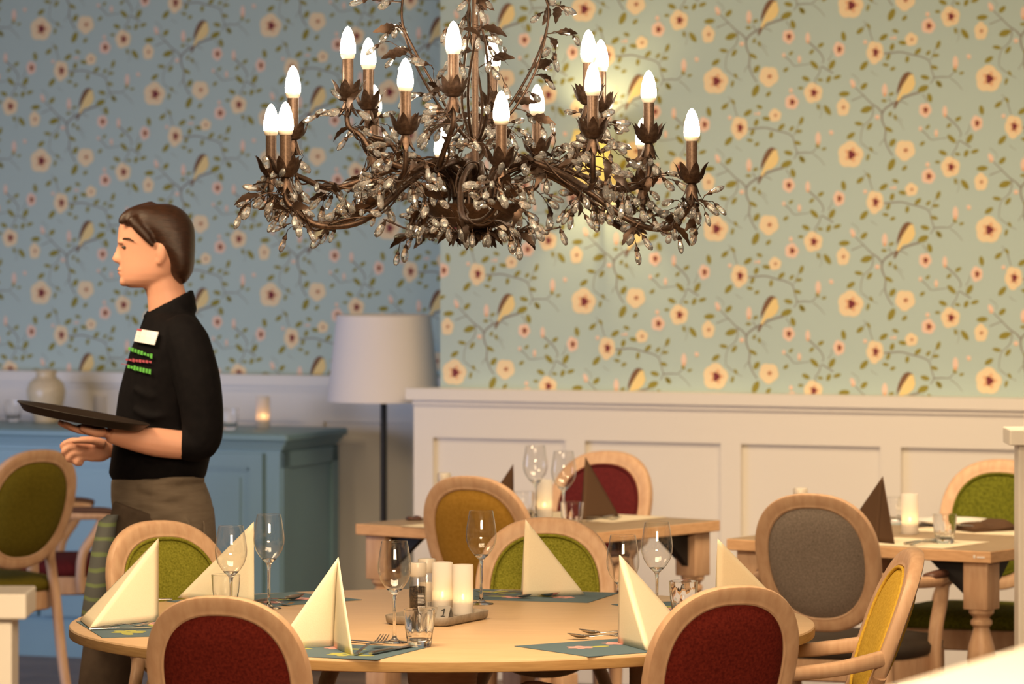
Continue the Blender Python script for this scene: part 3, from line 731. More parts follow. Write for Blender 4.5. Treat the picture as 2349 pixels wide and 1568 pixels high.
mill(on(958, 1406, TRAYZ), 'pepper mill with black peppercorns on the grey tray', M['pepper'], 'spice mills on the round table')
mill(on(979, 1396, TRAYZ), 'white salt mill just behind the pepper mill', M['salt'], 'spice mills on the round table')
mill(Vector((-.224, 15.0, .7505)), 'salt mill lid showing above the mustard chair', M['salt'], 'spice mills at the back', .15, False)
mill(Vector((.918, 14.47, .7505)), 'salt mill lid showing above the grey chair', M['salt'], 'spice mills at the back', .135, False)
nc = thing('table_number_card', on(1020, 1417, TRAYZ), 'small folded metal card with the number 1 on the tray', 'number card', None, math.radians(-28))
mb = MB(); mb.add([(-.018, -.016, 0), (.018, -.016, 0), (.018, 0, .031), (-.018, 0, .031), (-.018, .016, 0), (.018, .016, 0)], [(0, 1, 2, 3), (3, 2, 5, 4)])
o = mb.build('folded_card', M['card'], nc); md = o.modifiers.new('thickness', 'SOLIDIFY'); md.thickness = .001
mb = MB()
def onc(x, s): return (x, -.016+.016*s-.0012, .031*s)
mb.add([onc(.001, .2), onc(.004, .2), onc(.004, .78), onc(.001, .78)], [(0, 1, 2, 3)]); mb.add([onc(.001, .78), onc(.001, .68), onc(-.005, .58), onc(-.005, .66)], [(0, 1, 2, 3)])
mb.add([onc(-.004, .18), onc(.008, .18), onc(.008, .23), onc(-.004, .23)], [(0, 1, 2, 3)])
mb.build('numeral', M['ink'], nc)

# cutlery (20 cm long, lying along +x from the handle end at the origin)
def mk_spoon():
    mb = MB(); pts = bez([(0, 0, .004), (.05, 0, .009), (.10, 0, .009), (.135, 0, .005), (.145, 0, .006)], 5); mb.tube(pts, [(.0058-.0035*min(1, i/14), .0016) for i in range(len(pts))], 8)
    V = []; Fc = []; n = 20; R = 5
    for i in range(R+1):
        f = i/R
        for k in range(n): a = 2*PI*k/n; V.append((.170+.030*f*math.cos(a), .0195*f*math.sin(a)*(1-.12*math.cos(a)), .0025+.0085*f*f+.004*f*math.cos(a)))
    for i in range(R):
        for k in range(n): Fc.append((i*n+k, i*n+(k+1) % n, (i+1)*n+(k+1) % n, (i+1)*n+k))
    mb.add(V, Fc); return mb
def mk_fork():
    mb = MB(); pts = bez([(0, 0, .003), (.05, 0, .008), (.10, 0, .010), (.13, 0, .006), (.142, 0, .004)], 5); mb.tube(pts, [(.0058-.0035*min(1, i/14), .0016) for i in range(len(pts))], 8)
    mb.tube([(.14, 0, .004), (.150, 0, .003), (.162, 0, .003)], [(.004, .0013), (.0115, .0013), (.0118, .0012)], 8)
    for k in range(4): y = -.0098+.0065*k; mb.tube([(.160, y, .003), (.18, y*.98, .005), (.205, y*.95, .013)], [(.002, .0012), (.0018, .001), (.0009, .0006)], 6)
    return mb
def mk_knife():
    mb = MB(); mb.tube([(0, 0, .004), (.01, 0, .0045), (.09, 0, .0045), (.10, 0, .004)], [(.005, .003), (.0065, .0038), (.0058, .0036), (.004, .0028)], 10)
    mb.tube([(.10, 0, .004), (.115, 0, .003), (.19, 0, .003), (.215, .004, .003), (.222, .006, .003)], [(.004, .0015), (.008, .0011), (.009, .0009), (.006, .0007), (.0015, .0005)], 8); return mb
CM = {}
for nm, fn in (('spoon', mk_spoon), ('fork', mk_fork), ('knife', mk_knife)): CM[nm] = fn
def cutlery(kind, p0, p1, label, grp, z=.752, lift=0):
    a = on(p0[0], p0[1], z); b = on(p1[0], p1[1], z); d = b-a
    if kind not in CUT: CUT[kind] = CM[kind]().build(kind, M['steel'], None, True, 50); o = CUT[kind]
    else: o = CUT[kind].copy(); COL.objects.link(o)
    o.location = a+Vector((0, 0, .0004)); o.rotation_euler = (0, -lift, math.atan2(d.y, d.x)); k = max(.75, min(1.12, d.length/.205)) if kind != 'x' else 1; o.scale = (k, k, k)
    return tag(o, label, kind, grp)
CUT = {}
g = 'cutlery on the round table'
cutlery('fork', (816, 1503), (905, 1474), 'fork with tines raised on the placemat before the deep red chair', g, lift=.06)
cutlery('knife', (850, 1502), (955, 1481), 'knife beside the fork before the deep red chair', g)
cutlery('knife', (712, 1463), (868, 1476), 'knife handle behind the opened napkin near the front wine glass', g)
cutlery('spoon', (1474, 1463), (1296, 1465), 'dessert spoon nearer the viewer beside the steep napkin', g, lift=.0)
cutlery('spoon', (1500, 1456), (1322, 1455), 'dessert spoon farther of the two beside the steep napkin', g, lift=.0)
cutlery('spoon', (1090, 1370), (1225, 1372), 'spoon left of its pair before the middle green chair', g)
cutlery('spoon', (1140, 1363), (1288, 1370), 'spoon right of its pair before the middle green chair', g)
cutlery('fork', (1205, 1357), (1098, 1362), 'fork behind the far wine glass before the middle green chair', g)
cutlery('spoon', (560, 1386), (700, 1374), 'spoon on the placemat right of the tall left wine glass', g)
cutlery('fork', (590, 1380), (660, 1388), 'fork beside the spoon right of the left rear napkin', g)
cutlery('knife', (205, 1445), (345, 1441), 'knife in front of the far left napkin', g)
cutlery('fork', (210, 1442), (350, 1434), 'fork behind the knife by the far left napkin', g)
cutlery('knife', (395, 1377), (300, 1378), 'knife by the left green chair behind the far left napkin', g)
g = 'cutlery on the square tables'
for k, a, b, lab in (('spoon', (1318, 1192), (1396, 1189), 'spoon before the brown napkin on the left rear table'), ('fork', (1345, 1196), (1420, 1191), 'fork before the brown napkin on the left rear table'),
                     ('knife', (2075, 1249), (2150, 1238), 'knife on the cream placemat right of the brown napkin'), ('fork', (2090, 1252), (2160, 1240), 'fork on the cream placemat beside the tumbler'),
                     ('spoon', (2120, 1203), (2060, 1192), 'spoon behind the candle on the right rear table'), ('knife', (2235, 1209), (2165, 1203), 'knife on the white plate before the moss green chair')): cutlery(k, a, b, lab, g, z=.7525 if k != 'knife' or a[0] != 2235 else .767)
mb = MB(); mb.lathe([(0, 0), (.07, 0), (.08, .003), (.125, .016), (.126, .018), (.12, .0175), (.078, .006), (0, .005)], 40, cap=False)
pl = mb.build('plate', mat('white_china', (.82, .78, .72), .2), None, True); pl.location = on(2185, 1205)+Vector((0, 0, .002)); tag(pl, 'white china plate on the right rear table', 'plate')
def folded(px, py, w, d, h, rz, m, label, cat, name='folded_napkin', z=.752, rgh=1):
    mb = MB(); N = 14; V = []; Fc = []
    for i in range(N+1):
        for j in range(N+1):
            x = (i/N-.5)*w; y = (j/N-.5)*d; e = min(1, 5*min(i/N, 1-i/N))*min(1, 5*min(j/N, 1-j/N))
            V.append((x, y, h*(.35+.65*e**.5)*(.8+.25*math.sin(9*i/N+2*j/N)*rgh)))
    for i in range(N):
        for j in range(N): a = i*(N+1)+j; Fc.append((a, a+N+1, a+N+2, a+1))
    mb.add(V, Fc); b0 = MB(); b0.box((0, 0, h*.17), (w*.98, d*.98, h*.34)); mb.add(b0.v, b0.f)
    o = mb.build(name, m, None, True); o.location = on(px, py, z); o.rotation_euler = (0, 0, rz); return tag(o, label, cat)
folded(2262, 1216, .17, .11, .034, .5, M['brown_napkin'], 'crumpled dark brown napkin lying by the plate before the moss green chair', 'napkin')
folded(950, 1191, .05, .05, .012, .2, M['leather'], 'small dark brown dish at the left rear table edge behind the mustard chair', 'dish', 'small_dish')

# ------------------------------------------------------------------ floor lamp
lp = at(880, 722, 17.5); lz = lp.z
fl = thing('floor_lamp', (lp.x, lp.y, 0), 'floor lamp with white drum shade on a black pole beside the sideboard', 'lamp')
mb = MB(); zb = CAMH-(919-430)*17.5/F
mb.lathe([(.218, zb), (.181, lz), (.179, lz), (.216, zb)], 64, cap=False); mb.lathe([(.216, zb), (.218, zb)], 64, cap=False); mb.build('lamp_shade', M['shade_white'], fl, True, 60)
mb = MB(); mb.lathe([(.0, .0), (.15, .0), (.15, .018), (.02, .026), (.0125, .03), (.0125, lz-.03), (0, lz-.03)], 28, cap=False); mb.build('pole', M['black_metal'], fl, True, 50)
mb = MB()
for k in range(3): a = 2*PI*k/3; mb.tube([(0, 0, lz-.04), (.180*math.cos(a), .180*math.sin(a), lz-.012)], .0025, 6)
mb.build('shade_ring', M['black_metal'], fl)

# ------------------------------------------------------------------ blue sideboard
C0 = Vector((-.863, 17.47, 0)); LEN, DEP = 2.2, .60
cen = C0-U*(LEN/2)+NB*(DEP/2)
sbd = thing('sideboard', cen, 'teal blue painted panelled sideboard behind the waitress', 'sideboard', None, -TH)
def sbox(mb, x0, x1, y0, y1, z0, z1): mb.box(((x0+x1)/2, (y0+y1)/2, (z0+z1)/2), (x1-x0, y1-y0, z1-z0))
hx, hy = LEN/2-.04, DEP/2-.03
mb = MB(); sbox(mb, -hx, hx, -hy, hy, .10, .845); sbox(mb, -hx-.012, hx+.012, -hy-.012, hy+.012, 0, .13); sbox(mb, -hx-.006, hx+.006, -hy-.006, hy+.006, .13, .145)
for xa, xb in ((-hx, -hx+.06), (hx-.06, hx)): sbox(mb, xa, xb, -hy-.008, -hy, .145, .82)
for ya, yb, za, zb2 in ((-hy, -hy+.06, .145, .82), (hy-.06, hy, .145, .82), (-hy, hy, .76, .82), (-hy, hy, .145, .22)): sbox(mb, hx, hx+.010, ya, yb, za, zb2)
mb.build('carcass', M['blue'], sbd)
mb = MB(); mb.rbox((0, 0, .875), (LEN, DEP, .03), .012, zr=.01); mb.rbox((0, 0, .853), (LEN-.03, DEP-.03, .016), .01, zr=.004); mb.rbox((0, 0, .838), (LEN-.055, DEP-.045, .016), .006, zr=.004); mb.build('worktop', M['blue'], sbd, True, 40)
def door(x0, x1, z0, z1):
    mb = MB(); y = -hy; f = .055
    sbox(mb, x0, x1, y-.012, y, z0, z1)
    for xa, xb, za, zb2 in ((x0, x0+f, z0, z1), (x1-f, x1, z0, z1), (x0+f, x1-f, z1-f, z1), (x0+f, x1-f, z0, z0+f)): sbox(mb, xa, xb, y-.022, y-.012, za, zb2)
    for xa, xb, za, zb2 in ((x0+f, x0+f+.012, z0+f, z1-f), (x1-f-.012, x1-f, z0+f, z1-f), (x0+f, x1-f, z1-f-.012, z1-f), (x0+f, x1-f, z0+f, z0+f+.012)): sbox(mb, xa, xb, y-.018, y-.012, za, zb2)
    sbox(mb, x0+f+.04, x1-f-.04, y-.018, y-.012, z0+f+.04, z1-f-.04)
    return mb.build('door', M['blue'], sbd)
door(.52, hx-.07, .16, .815); door(.04, .50, .16, .815)
door(-hx+.07, -.56, .16, .815)
for k in range(3):
    z0 = .16+k*.222; mb = MB(); sbox(mb, -.53, .02, -hy-.018, -hy, z0, z0+.205); sbox(mb, -.50, -.01, -hy-.022, -hy-.018, z0+.03, z0+.175); dr = mb.build('drawer', M['blue'], sbd)
    mb = MB(); sbox(mb, -.215, -.145, -hy-.026, -hy-.022, z0+.08, z0+.125); mb.ball((-.18, -hy-.036, z0+.098), .012, 10, 6); hd = mb.build('drawer_pull', M['tag_purple'], dr); hd['label'] = 'small purple grey label plate with dark pull'
vs = sb(106, 969)
mb = MB(); k = 1.0; mb.lathe([(0, 0), (.047, 0), (.05, .006), (.048, .015), (.062, .05), (.076, .10), (.079, .13), (.070, .160), (.050, .178), (.040, .184), (.041, .195), (.044, .212), (.040, .212), (.036, .19), (0, .18)], 40, cap=False)
o = mb.build('vase', M['vase'], None, True); o.location = vs+Vector((0, 0, .0008)); tag(o, 'round cream ceramic vase on the left of the sideboard', 'vase')

# ------------------------------------------------------------------ the waitress
YP, SP = 12.9, F/12.9
PO = Vector(((385-CX)/SP, YP, 0))
def pp(x, y, d=0): return at(x, y, YP+d)-PO
def fuse(mb, name, m, parent, voxel=.005, it=4, fac=.5):
    """overlapping closed shapes grown together into one continuous skin"""
    o = mb.build(name, m, None); r = o.modifiers.new('r', 'REMESH'); r.mode = 'VOXEL'; r.voxel_size = voxel
    s = o.modifiers.new('s', 'SMOOTH'); s.factor = fac; s.iterations = it
    dg = bpy.context.evaluated_depsgraph_get(); me = bpy.data.meshes.new_from_object(o.evaluated_get(dg))
    o.modifiers.clear(); o.data = me; me.name = name
    if not me.materials: me.materials.append(m)
    me.shade_smooth(); o.parent = parent; return o
def slices(mb, S, n=36, pw=.9, skew=0, d0=0):
    rings = []
    for y, xf, xb, hw in S:
        ring = []
        for k in range(n):
            a = 2*PI*k/n; c, s = math.cos(a), math.sin(a); c = math.copysign(abs(c)**pw, c); s = math.copysign(abs(s)**pw, s)
            h = hw*(1+skew*c); p = pp((xf+xb)/2+(xb-xf)/2*c, y, d0+s*h); ring.append(p)
        rings.append(ring)
    mb.loft(rings)
person = thing('person', PO, 'waitress in black shirt and taupe apron walking left with a tray, seen in profile', 'person')
mb = MB()
slices(mb, [(480, 315, 405, .045), (490, 294, 420, .060), (502, 281, 428, .069), (520, 272.5, 434, .075), (540, 270, 436, .077), (553, 269, 436, .077), (566, 273, 434, .076), (580, 274, 430, .073), (600, 275, 422, .070),
            (612, 275, 414, .068), (628, 276, 405, .064), (642, 277, 394, .056), (652, 283, 380, .044), (660, 297, 368, .028)], skew=.22)
mb.loft([[pp(272, 556, -.006), pp(272, 556, .006), pp(280, 556, .010), pp(280, 556, -.010)], [pp(264.5, 578, -.008), pp(264.5, 578, .008), pp(282, 578, .015), pp(282, 578, -.015)],
         [pp(257, 593, -.009), pp(257, 593, .009), pp(282, 595, .021), pp(282, 595, -.021)], [pp(261, 600, -.009), pp(261, 600, .009), pp(282, 602, .018), pp(282, 602, -.018)], [pp(272, 604, -.006), pp(272, 604, .006), pp(282, 605, .012), pp(282, 605, -.012)]])
mb.ball(pp(276, 617), (.0085, .020, .0060)); mb.ball(pp(277.5, 627.5), (.0080, .018, .0065)); mb.ball(pp(284, 645), (.013, .022, .015)); mb.ball(pp(277, 555), (.009, .05, .006))
for s in (-1, 1):
    mb.ball(pp(371, 578, s*.079), (.015, .010, .030)); mb.ball(pp(366, 598, s*.077), (.009, .008, .012))
mb.tube([pp(372, 635), pp(380, 670), pp(388, 705), pp(392, 745)], [(.056, .056), (.054, .054), (.057, .060), (.085, .075)], 20)
slices(mb, [(730, 345, 440, .10), (760, 328, 460, .155), (820, 312, 476, .165), (920, 295, 482, .15), (1020, 285, 472, .135), (1100, 278, 455, .14), (1180, 290, 470, .155), (1230, 310, 460, .13)])
def limb(mb, pts, rad, seg=14): mb.tube(bez(pts, 5), [lerp(rad[min(i//5, len(rad)-1)], rad[min(i//5+1, len(rad)-1)], (i % 5)/5) for i in range(5*(len(pts)-1)+1)], seg)
# near arm, palm up under the tray
limb(mb, [pp(425, 775, -.15), pp(450, 890, -.20), pp(452, 1008, -.215), pp(360, 1014, -.245), pp(250, 992, -.295)], [.052, .047, .040, .041, .027])
mb.ball(pp(215, 987, -.30), (.050, .042, .017), 14, 10, 0, Matrix.Rotation(math.radians(12), 3, 'Y'))
HD = -.15
for dd, x1, y1, x2, y2, x3, y3, r in ((-.184, 190, 986, 165, 976, 146, 966, .0092), (-.163, 185, 985, 155, 974, 133, 964, .0098), (-.141, 185, 984, 156, 974, 135, 965, .0096), (-.121, 190, 984, 165, 976, 147, 968, .0088)):
    limb(mb, [pp(215, 988, dd*.6-.06+HD), pp(x1, y1+2, dd+HD), pp(x2, y2+3, dd+HD), pp(x3, y3+3, dd+HD)], [r*1.15, r*1.1, r, r*.8], 10)
limb(mb, [pp(238, 990, -.335), pp(222, 992, -.355), pp(200, 986, -.363), pp(184, 979, -.360)], [.014, .012, .0105, .008], 10)
# far arm, hand loosely closed in front of the hip
limb(mb, [pp(420, 780, .15), pp(410, 900, .20), pp(392, 1030, .20), pp(320, 1045, .16), pp(262, 1035, .12)], [.052, .046, .040, .036, .027])
mb.ball(pp(228, 1032, .11), (.043, .020, .034), 14, 10, 0, Matrix.Rotation(math.radians(-8), 3, 'Y'))
for k, (ya, xb, yb, xc, yc, xd, yd, dd) in enumerate(((1014, 168, 1010, 147, 1018, 141, 1026, .105), (1026, 163, 1025, 146, 1036, 156, 1044, .100), (1038, 168, 1040, 156, 1052, 170, 1056, .102), (1048, 180, 1053, 175, 1062, 190, 1062, .108))):
    limb(mb, [pp(215, ya+4, .11), pp(196, ya, dd), pp(xb, yb, dd-.008), pp(xc, yc, dd-.012), pp(xd, yd, dd)], [.0105, .0105, .0098, .009, .0078], 10)
limb(mb, [pp(240, 1018, .09), pp(215, 1010, .075), pp(188, 1009, .07), pp(166, 1012, .075)], [.014, .0125, .0105, .008], 10)
# legs inside the trousers
limb(mb, [pp(350, 1170, -.08), pp(300, 1350, -.08), pp(252, 1540, -.08), pp(235, 1700, -.08), pp(225, 1850, -.08)], [.085, .075, .055, .052, .036])
limb(mb, [pp(400, 1170, .09), pp(420, 1350, .09), pp(432, 1540, .09), pp(455, 1700, .09), pp(478, 1840, .09)], [.085, .075, .055, .052, .036])
body = fuse(mb, 'body', M['skin'], person, .0045, 3)
# face details
mb = MB()
for s in (-1, 1): mb.ball(pp(286, 567, s*.036), (.0085, .006, .0048), 12, 8)
e = mb.build('eye', M['eye'], body, True)
mb = MB()
for s in (-1, 1): mb.tube([pp(278, 551, s*.022), pp(285, 547, s*.043), pp(296, 547, s*.060), pp(307, 553, s*.067)], [.0016, .0026, .0024, .0012], 8)
mb.build('eyebrow', M['hair'], body, True)
mb = MB(); mb.ball(pp(273.5, 618.5), (.0062, .014, .0034)); mb.ball(pp(275, 626), (.0062, .013, .0042)); mb.build('mouth', M['lip'], body, True)
# hair
mb = MB()
slices(mb, [(467, 335, 385, .03), (471, 310, 402, .052), (480, 290, 418, .070), (492, 277, 431, .082), (506, 272, 440, .088), (519, 284, 445, .090), (530, 312, 447, .091), (545, 330, 448, .091), (565, 346, 448, .091), (585, 372, 447, .089),
            (605, 382, 446, .084), (622, 384, 443, .076), (638, 394, 434, .060), (646, 404, 428, .045), (651, 410, 422, .03)], skew=-.02)
for s in (-1, 1):
    limb(mb, [pp(300, 500, s*.074), pp(318, 522, s*.083), pp(338, 545, s*.085), pp(352, 566, s*.083)], [.016, .016, .013, .005], 8)
limb(mb, [pp(352, 472), pp(315, 484, -.03), pp(285, 500, -.045), pp(276, 514, -.052)], [.016, .018, .015, .006], 8)
fuse(mb, 'hair', M['hair'], person, .005, 3)
# shirt
SH = [(712, 345, 442, .075), (720, 338, 446, .10), (734, 331, 456, .15), (752, 323, 468, .178), (770, 313, 477, .192), (800, 300, 486, .200), (850, 285, 494, .198), (900, 272, 496, .19), (950, 265, 497, .182), (1000, 262, 494, .172), (1050, 254, 482, .172), (1085, 249, 474, .180), (1103, 258, 466, .172)]
mb = MB(); slices(mb, SH)
for q in range(28):
    a0 = 2*PI*q/28; a1 = 2*PI*(q+1)/28; cp = [pp(389+50*math.cos(a_), 694-26*math.cos(a_), .066*math.sin(a_)) for a_ in (a0, a1)]; bp = [pp(389+56*math.cos(a_), 722-8*math.cos(a_), .078*math.sin(a_)) for a_ in (a0, a1)]
    limb(mb, [cp[0], cp[1]], [.007, .007], 6); limb(mb, [cp[0], bp[0]], [.008, .012], 6)
limb(mb, [pp(410, 752, -.12), pp(428, 785, -.165), pp(452, 870, -.205), pp(464, 960, -.22), pp(458, 1012, -.224), pp(415, 1015, -.230)], [.050, .066, .066, .060, .056, .045])
limb(mb, [pp(402, 772, .13), pp(412, 880, .20), pp(400, 1000, .205), pp(350, 1040, .18)], [.060, .062, .056, .042])
for k in range(4): yy = 890+48*k; limb(mb, [pp(305, yy, -.150), pp(350, yy+18, -.176), pp(415, yy+4, -.170)], [.006, .012, .006], 8)
shirt = fuse(mb, 'shirt', M['shirt'], person, .006, 7)
def surf(x, y, off=.008, S=SH):
    for i in range(len(S)-1):
        if S[i][0] <= y <= S[i+1][0]:
            f = (y-S[i][0])/(S[i+1][0]-S[i][0]); xf, xb, hw = (lerp(S[i][j], S[i+1][j], f) for j in (1, 2, 3)); break
    c = max(-.98, min(.98, (x-(xf+xb)/2)/((xb-xf)/2))); c2 = math.copysign(abs(c)**(1/.9), c); s = (1-c2*c2)**.5
    nx, ny = c2/((xb-xf)/2/SP), -s/hw; L = math.hypot(nx, ny)
    p = pp(x, y, -hw*s**.9); return p+Vector((nx/L, ny/L, 0))*off
def spatch(mb, quad, mi, off=.008, n=4):
    """small patch lying on the shirt, corners in order"""
    V = []; Fc = []
    for i in range(n+1):
        for j in range(n+1):
            a = [lerp(quad[0][k], quad[1][k], i/n) for k in (0, 1)]; b = [lerp(quad[3][k], quad[2][k], i/n) for k in (0, 1)]
            V.append(surf(lerp(a[0], b[0], j/n), lerp(a[1], b[1], j/n), off))
    for i in range(n):
        for j in range(n): q = i*(n+1)+j; Fc.append((q, q+n+1, q+n+2, q+1))
    mb.add(V, Fc, mi)
mb = MB(); spatch(mb, [(327, 754), (370, 762), (361, 791), (319, 783)], 0, .012); spatch(mb, [(327, 754), (337, 756), (336, 760), (326, 758)], 1, .0125)
nb = mb.build('name_badge', [M['white_plastic'], M['logo_pink']], person); nb['label'] = 'white name badge on the chest'; md = nb.modifiers.new('thickness', 'SOLIDIFY'); md.thickness = .003
mb = MB(); random.seed(3)
for (x0, x1, ya, yb, mi, hgt) in ((302, 356, 799, 818, 0, 14), (296, 354, 824, 830, 1, 10), (286, 302, 834, 836, 1, 4), (300, 352, 840, 853, 0, 14)):
    n = 8
    for k in range(n):
        xa = lerp(x0, x1, k/n); xb = xa+(x1-x0)/n*.78; y = lerp(ya, yb, k/n); hh = hgt*(.6+.4*random.random())
        spatch(mb, [(xa, y-hh/2+1), (xb, y-hh/2+2), (xb-1, y+hh/2), (xa-1, y+hh/2-2)], mi, .009, 2)
lg = mb.build('embroidery', [M['logo_green'], M['logo_pink']], shirt); lg['label'] = 'green and pink embroidered lettering'
mb = MB(); mb.tube([pp(344, 716, -.012), pp(338, 728, -.01), pp(326, 760, -.01), pp(312, 800, -.008)], [(.004, .010)]*4, 8); mb.build('button_placket', M['shirt'], shirt, True)
# apron, trousers, shoes
mb = MB(); slices(mb, [(1094, 258, 464, .168), (1104, 254, 470, .176), (1140, 254, 484, .184), (1180, 258, 493, .190), (1250, 268, 498, .196), (1320, 280, 498, .198), (1420, 296, 494, .195), (1500, 308, 488, .188), (1505, 320, 478, .17)])
for k in range(5):
    yy = 1106+19*k; d = -1 if k % 2 else 1
    limb(mb, [pp(270, yy+8, -.06), pp(330, yy+5*d, -.172), pp(400, yy-6*d, -.181), pp(470, yy-8, -.09)], [.006, .012, .012, .006], 8)
for k in range(5): xx = 330+34*k; limb(mb, [pp(xx, 1190, -.185), pp(xx+10, 1330, -.195), pp(xx+4, 1480, -.188)], [.006, .011, .010], 6)
fuse(mb, 'apron', M['taupe'], person, .007, 8)
mb = MB(); limb(mb, [pp(350, 1170, -.08), pp(302, 1350, -.08), pp(254, 1540, -.08), pp(240, 1700, -.08), pp(238, 1885, -.08)], [.115, .105, .088, .080, .080], 18)
limb(mb, [pp(400, 1170, .09), pp(420, 1350, .09), pp(432, 1540, .09), pp(455, 1700, .09), pp(478, 1870, .09)], [.115, .105, .086, .078, .078], 18); slices(mb, [(1120, 272, 460, .15), (1220, 285, 480, .17), (1260, 300, 470, .15)])
fuse(mb, 'trousers', M['trouser'], person, .008, 4)
for (x, d, zt) in ((214, -.08, .0), (462, .09, .0)):
    mb = MB(); b = pp(x, 430, d); b.z = 0
    mb.loft([[b+Vector((ax*w, ay*h2, z)) for ax, ay in [(math.cos(2*PI*k/20), math.sin(2*PI*k/20)) for k in range(20)]] for w, h2, z in ((.125, .042, .0), (.132, .047, .012), (.130, .046, .03), (.10, .042, .055), (.05, .036, .085))])
    mb.build('shoe', M['shirt'], person, True)
tm = mat('striped_towel', (.2, .2, .2), .8); nt = tm.node_tree
tc = nt.nodes.new('ShaderNodeTexCoord'); mpn = nt.nodes.new('ShaderNodeMapping'); mpn.inputs['Scale'].default_value = (1, 1, 1); wv = nt.nodes.new('ShaderNodeTexWave'); wv.bands_direction = 'Z'; wv.inputs['Scale'].default_value = 7.5; wv.inputs['Distortion'].default_value = 2.5
rp = nt.nodes.new('ShaderNodeValToRGB'); rp.color_ramp.elements[0].position = .75; rp.color_ramp.elements[0].color = (.10, .105, .10, 1); rp.color_ramp.elements[1].position = .95; rp.color_ramp.elements[1].color = (.17, .22, .09, 1)
for aa, bb in ((tc.outputs['Object'], mpn.inputs[0]), (mpn.outputs[0], wv.inputs[0]), (wv.outputs['Fac'], rp.inputs[0]), (rp.outputs[0], nt.nodes['Principled BSDF'].inputs['Base Color'])): nt.links.new(aa, bb)
mb = MB(); slices(mb, [(1180, 246, 272, .03), (1195, 226, 268, .045), (1260, 210, 262, .055), (1340, 196, 258, .06), (1425, 184, 250, .062), (1440, 190, 244, .05)], 20, .9, 0, -.165)
tw = mb.build('towel', tm, person, True); tw['label'] = 'grey towel with lime stripes hanging at the front hip'
# the tray in her hand
trp = pp(190, 957, -.30)+PO
mb = MB(); mb.lathe([(0, -.010), (.155, -.010), (.165, -.008), (.182, .010), (.187, .012), (.186, .014), (.180, .0125), (.162, -.005), (0, -.006)], 64, cap=False)
tr = mb.build('black_tray', M['tray_black'], None, True); tr.location = trp; tr.rotation_euler = (math.radians(-1.0), math.radians(10.3), 0); tag(tr, 'round black serving tray carried by the waitress', 'tray')

# ------------------------------------------------------------------ chandelier
random.seed(11)
CY = 11.43; CS = F/CY; CH = Vector(((1090-CX)/CS, CY, CEIL))
def zc(y): return CAMH-(y-YH)/CS
ch = thing('chandelier', CH, 'bronze chandelier with leaves, crystals and eighteen lit candle bulbs above the round table', 'chandelier')
def L_(v): return Vector(v)-CH
def cyl(r, ang, z): return Vector((CH.x+r*math.cos(ang), CH.y-r*math.sin(ang), z))-CH      # angle 90 degrees faces the viewer
mb = MB(); mb.tube([(0, 0, zc(500)-CEIL), (0, 0, -.01)], .0085, 14); mb.lathe([(0, 0), (.06, -.0), (.058, -.02), (.02, -.045), (.0085, -.06)], 28, (0, 0, 0), cap=False); mb.build('rod', M['sleeve'], ch, True, 40)
zr = zc(468)-CEIL; zb_ = zc(530)-CEIL
mb = MB(); mb.lathe([(0, zb_), (.03, zb_+.002), (.075, zb_+.018), (.115, zb_+.042), (.140, zr), (.142, zr+.002), (.137, zr), (.112, zb_+.045), (.07, zb_+.022), (0, zb_+.008)], 48, cap=False); mb.build('bowl', M['bronze'], ch, True, 40)
for k in range(10):
    a = 2*PI*k/10; mb = MB(); mb.tube([(.05*math.cos(a), .05*math.sin(a), zb_+.01), (.05*math.cos(a), .05*math.sin(a), zc(415)-CEIL)], .0065, 8); mb.build('tube', M['bronze'], ch, True)

# shared shapes
def leaf_mesh():
    V = []; Fc = []; n = 8
    for i in range(n+1):
        u = i/n; w = .42*math.sin(PI*min(1, u*.92+.08))**.8*(1-.35*u)*(1.0+.16*(1 if i % 2 else -1))*(.02 if i == n else 1)
        z = .10*math.sin(PI*u)-.16*u*u
        V += [(u, -w*.55, z+.10*w), (u, 0, z), (u, w*.55, z+.10*w)]
    for i in range(n): q = 3*i; Fc += [(q, q+3, q+4, q+1), (q+1, q+4, q+5, q+2)]
    return V, Fc
LV, LF = leaf_mesh()
lm = MB(); lm.add(LV, LF); lm.add([(-.35, -.02, .02), (-.35, .02, .02), (.05, .02, 0), (.05, -.02, 0)], [(0, 1, 2, 3)])
def crystal_mesh():
    mb = MB(); seg = 8
    rings = []
    for r, z in ((.0018, -.0005), (.0056, -.008), (.0098, -.021), (.0104, -.028), (.0080, -.037), (.0030, -.0425)):
        rings.append([(r*math.cos(2*PI*(k+.5*(1 if z < -.02 else 0))/seg), r*.70*math.sin(2*PI*(k+.5*(1 if z < -.02 else 0))/seg), z) for k in range(seg)])
    mb.loft(rings[::-1], 0)
    mb.lathe([(.0063, -.0095), (.0062, -.006), (.0036, -.001), (.0014, .002), (.0009, .010)], 6, cap=False, mi=1)
    return mb
crm = crystal_mesh()
CRY, LEAF = [], []      # placements (matrix)
def crystal(p, d, s=1.0):
    d = Vector(d).normalized(); q = Vector((0, 0, -1)).rotation_difference(d)
    CRY.append(Matrix.Translation(p) @ q.to_matrix().to_4x4() @ Matrix.Rotation(random.random()*PI, 4, 'Z') @ Matrix.Scale(s, 4))
def leaf(p, d, s=.045):
    d = Vector(d).normalized(); q = d.to_track_quat('X', 'Z')
    LEAF.append(Matrix.Translation(p) @ q.to_matrix().to_4x4() @ Matrix.Rotation(random.uniform(-1.4, 1.4), 4, 'X') @ Matrix.Scale(s, 4))
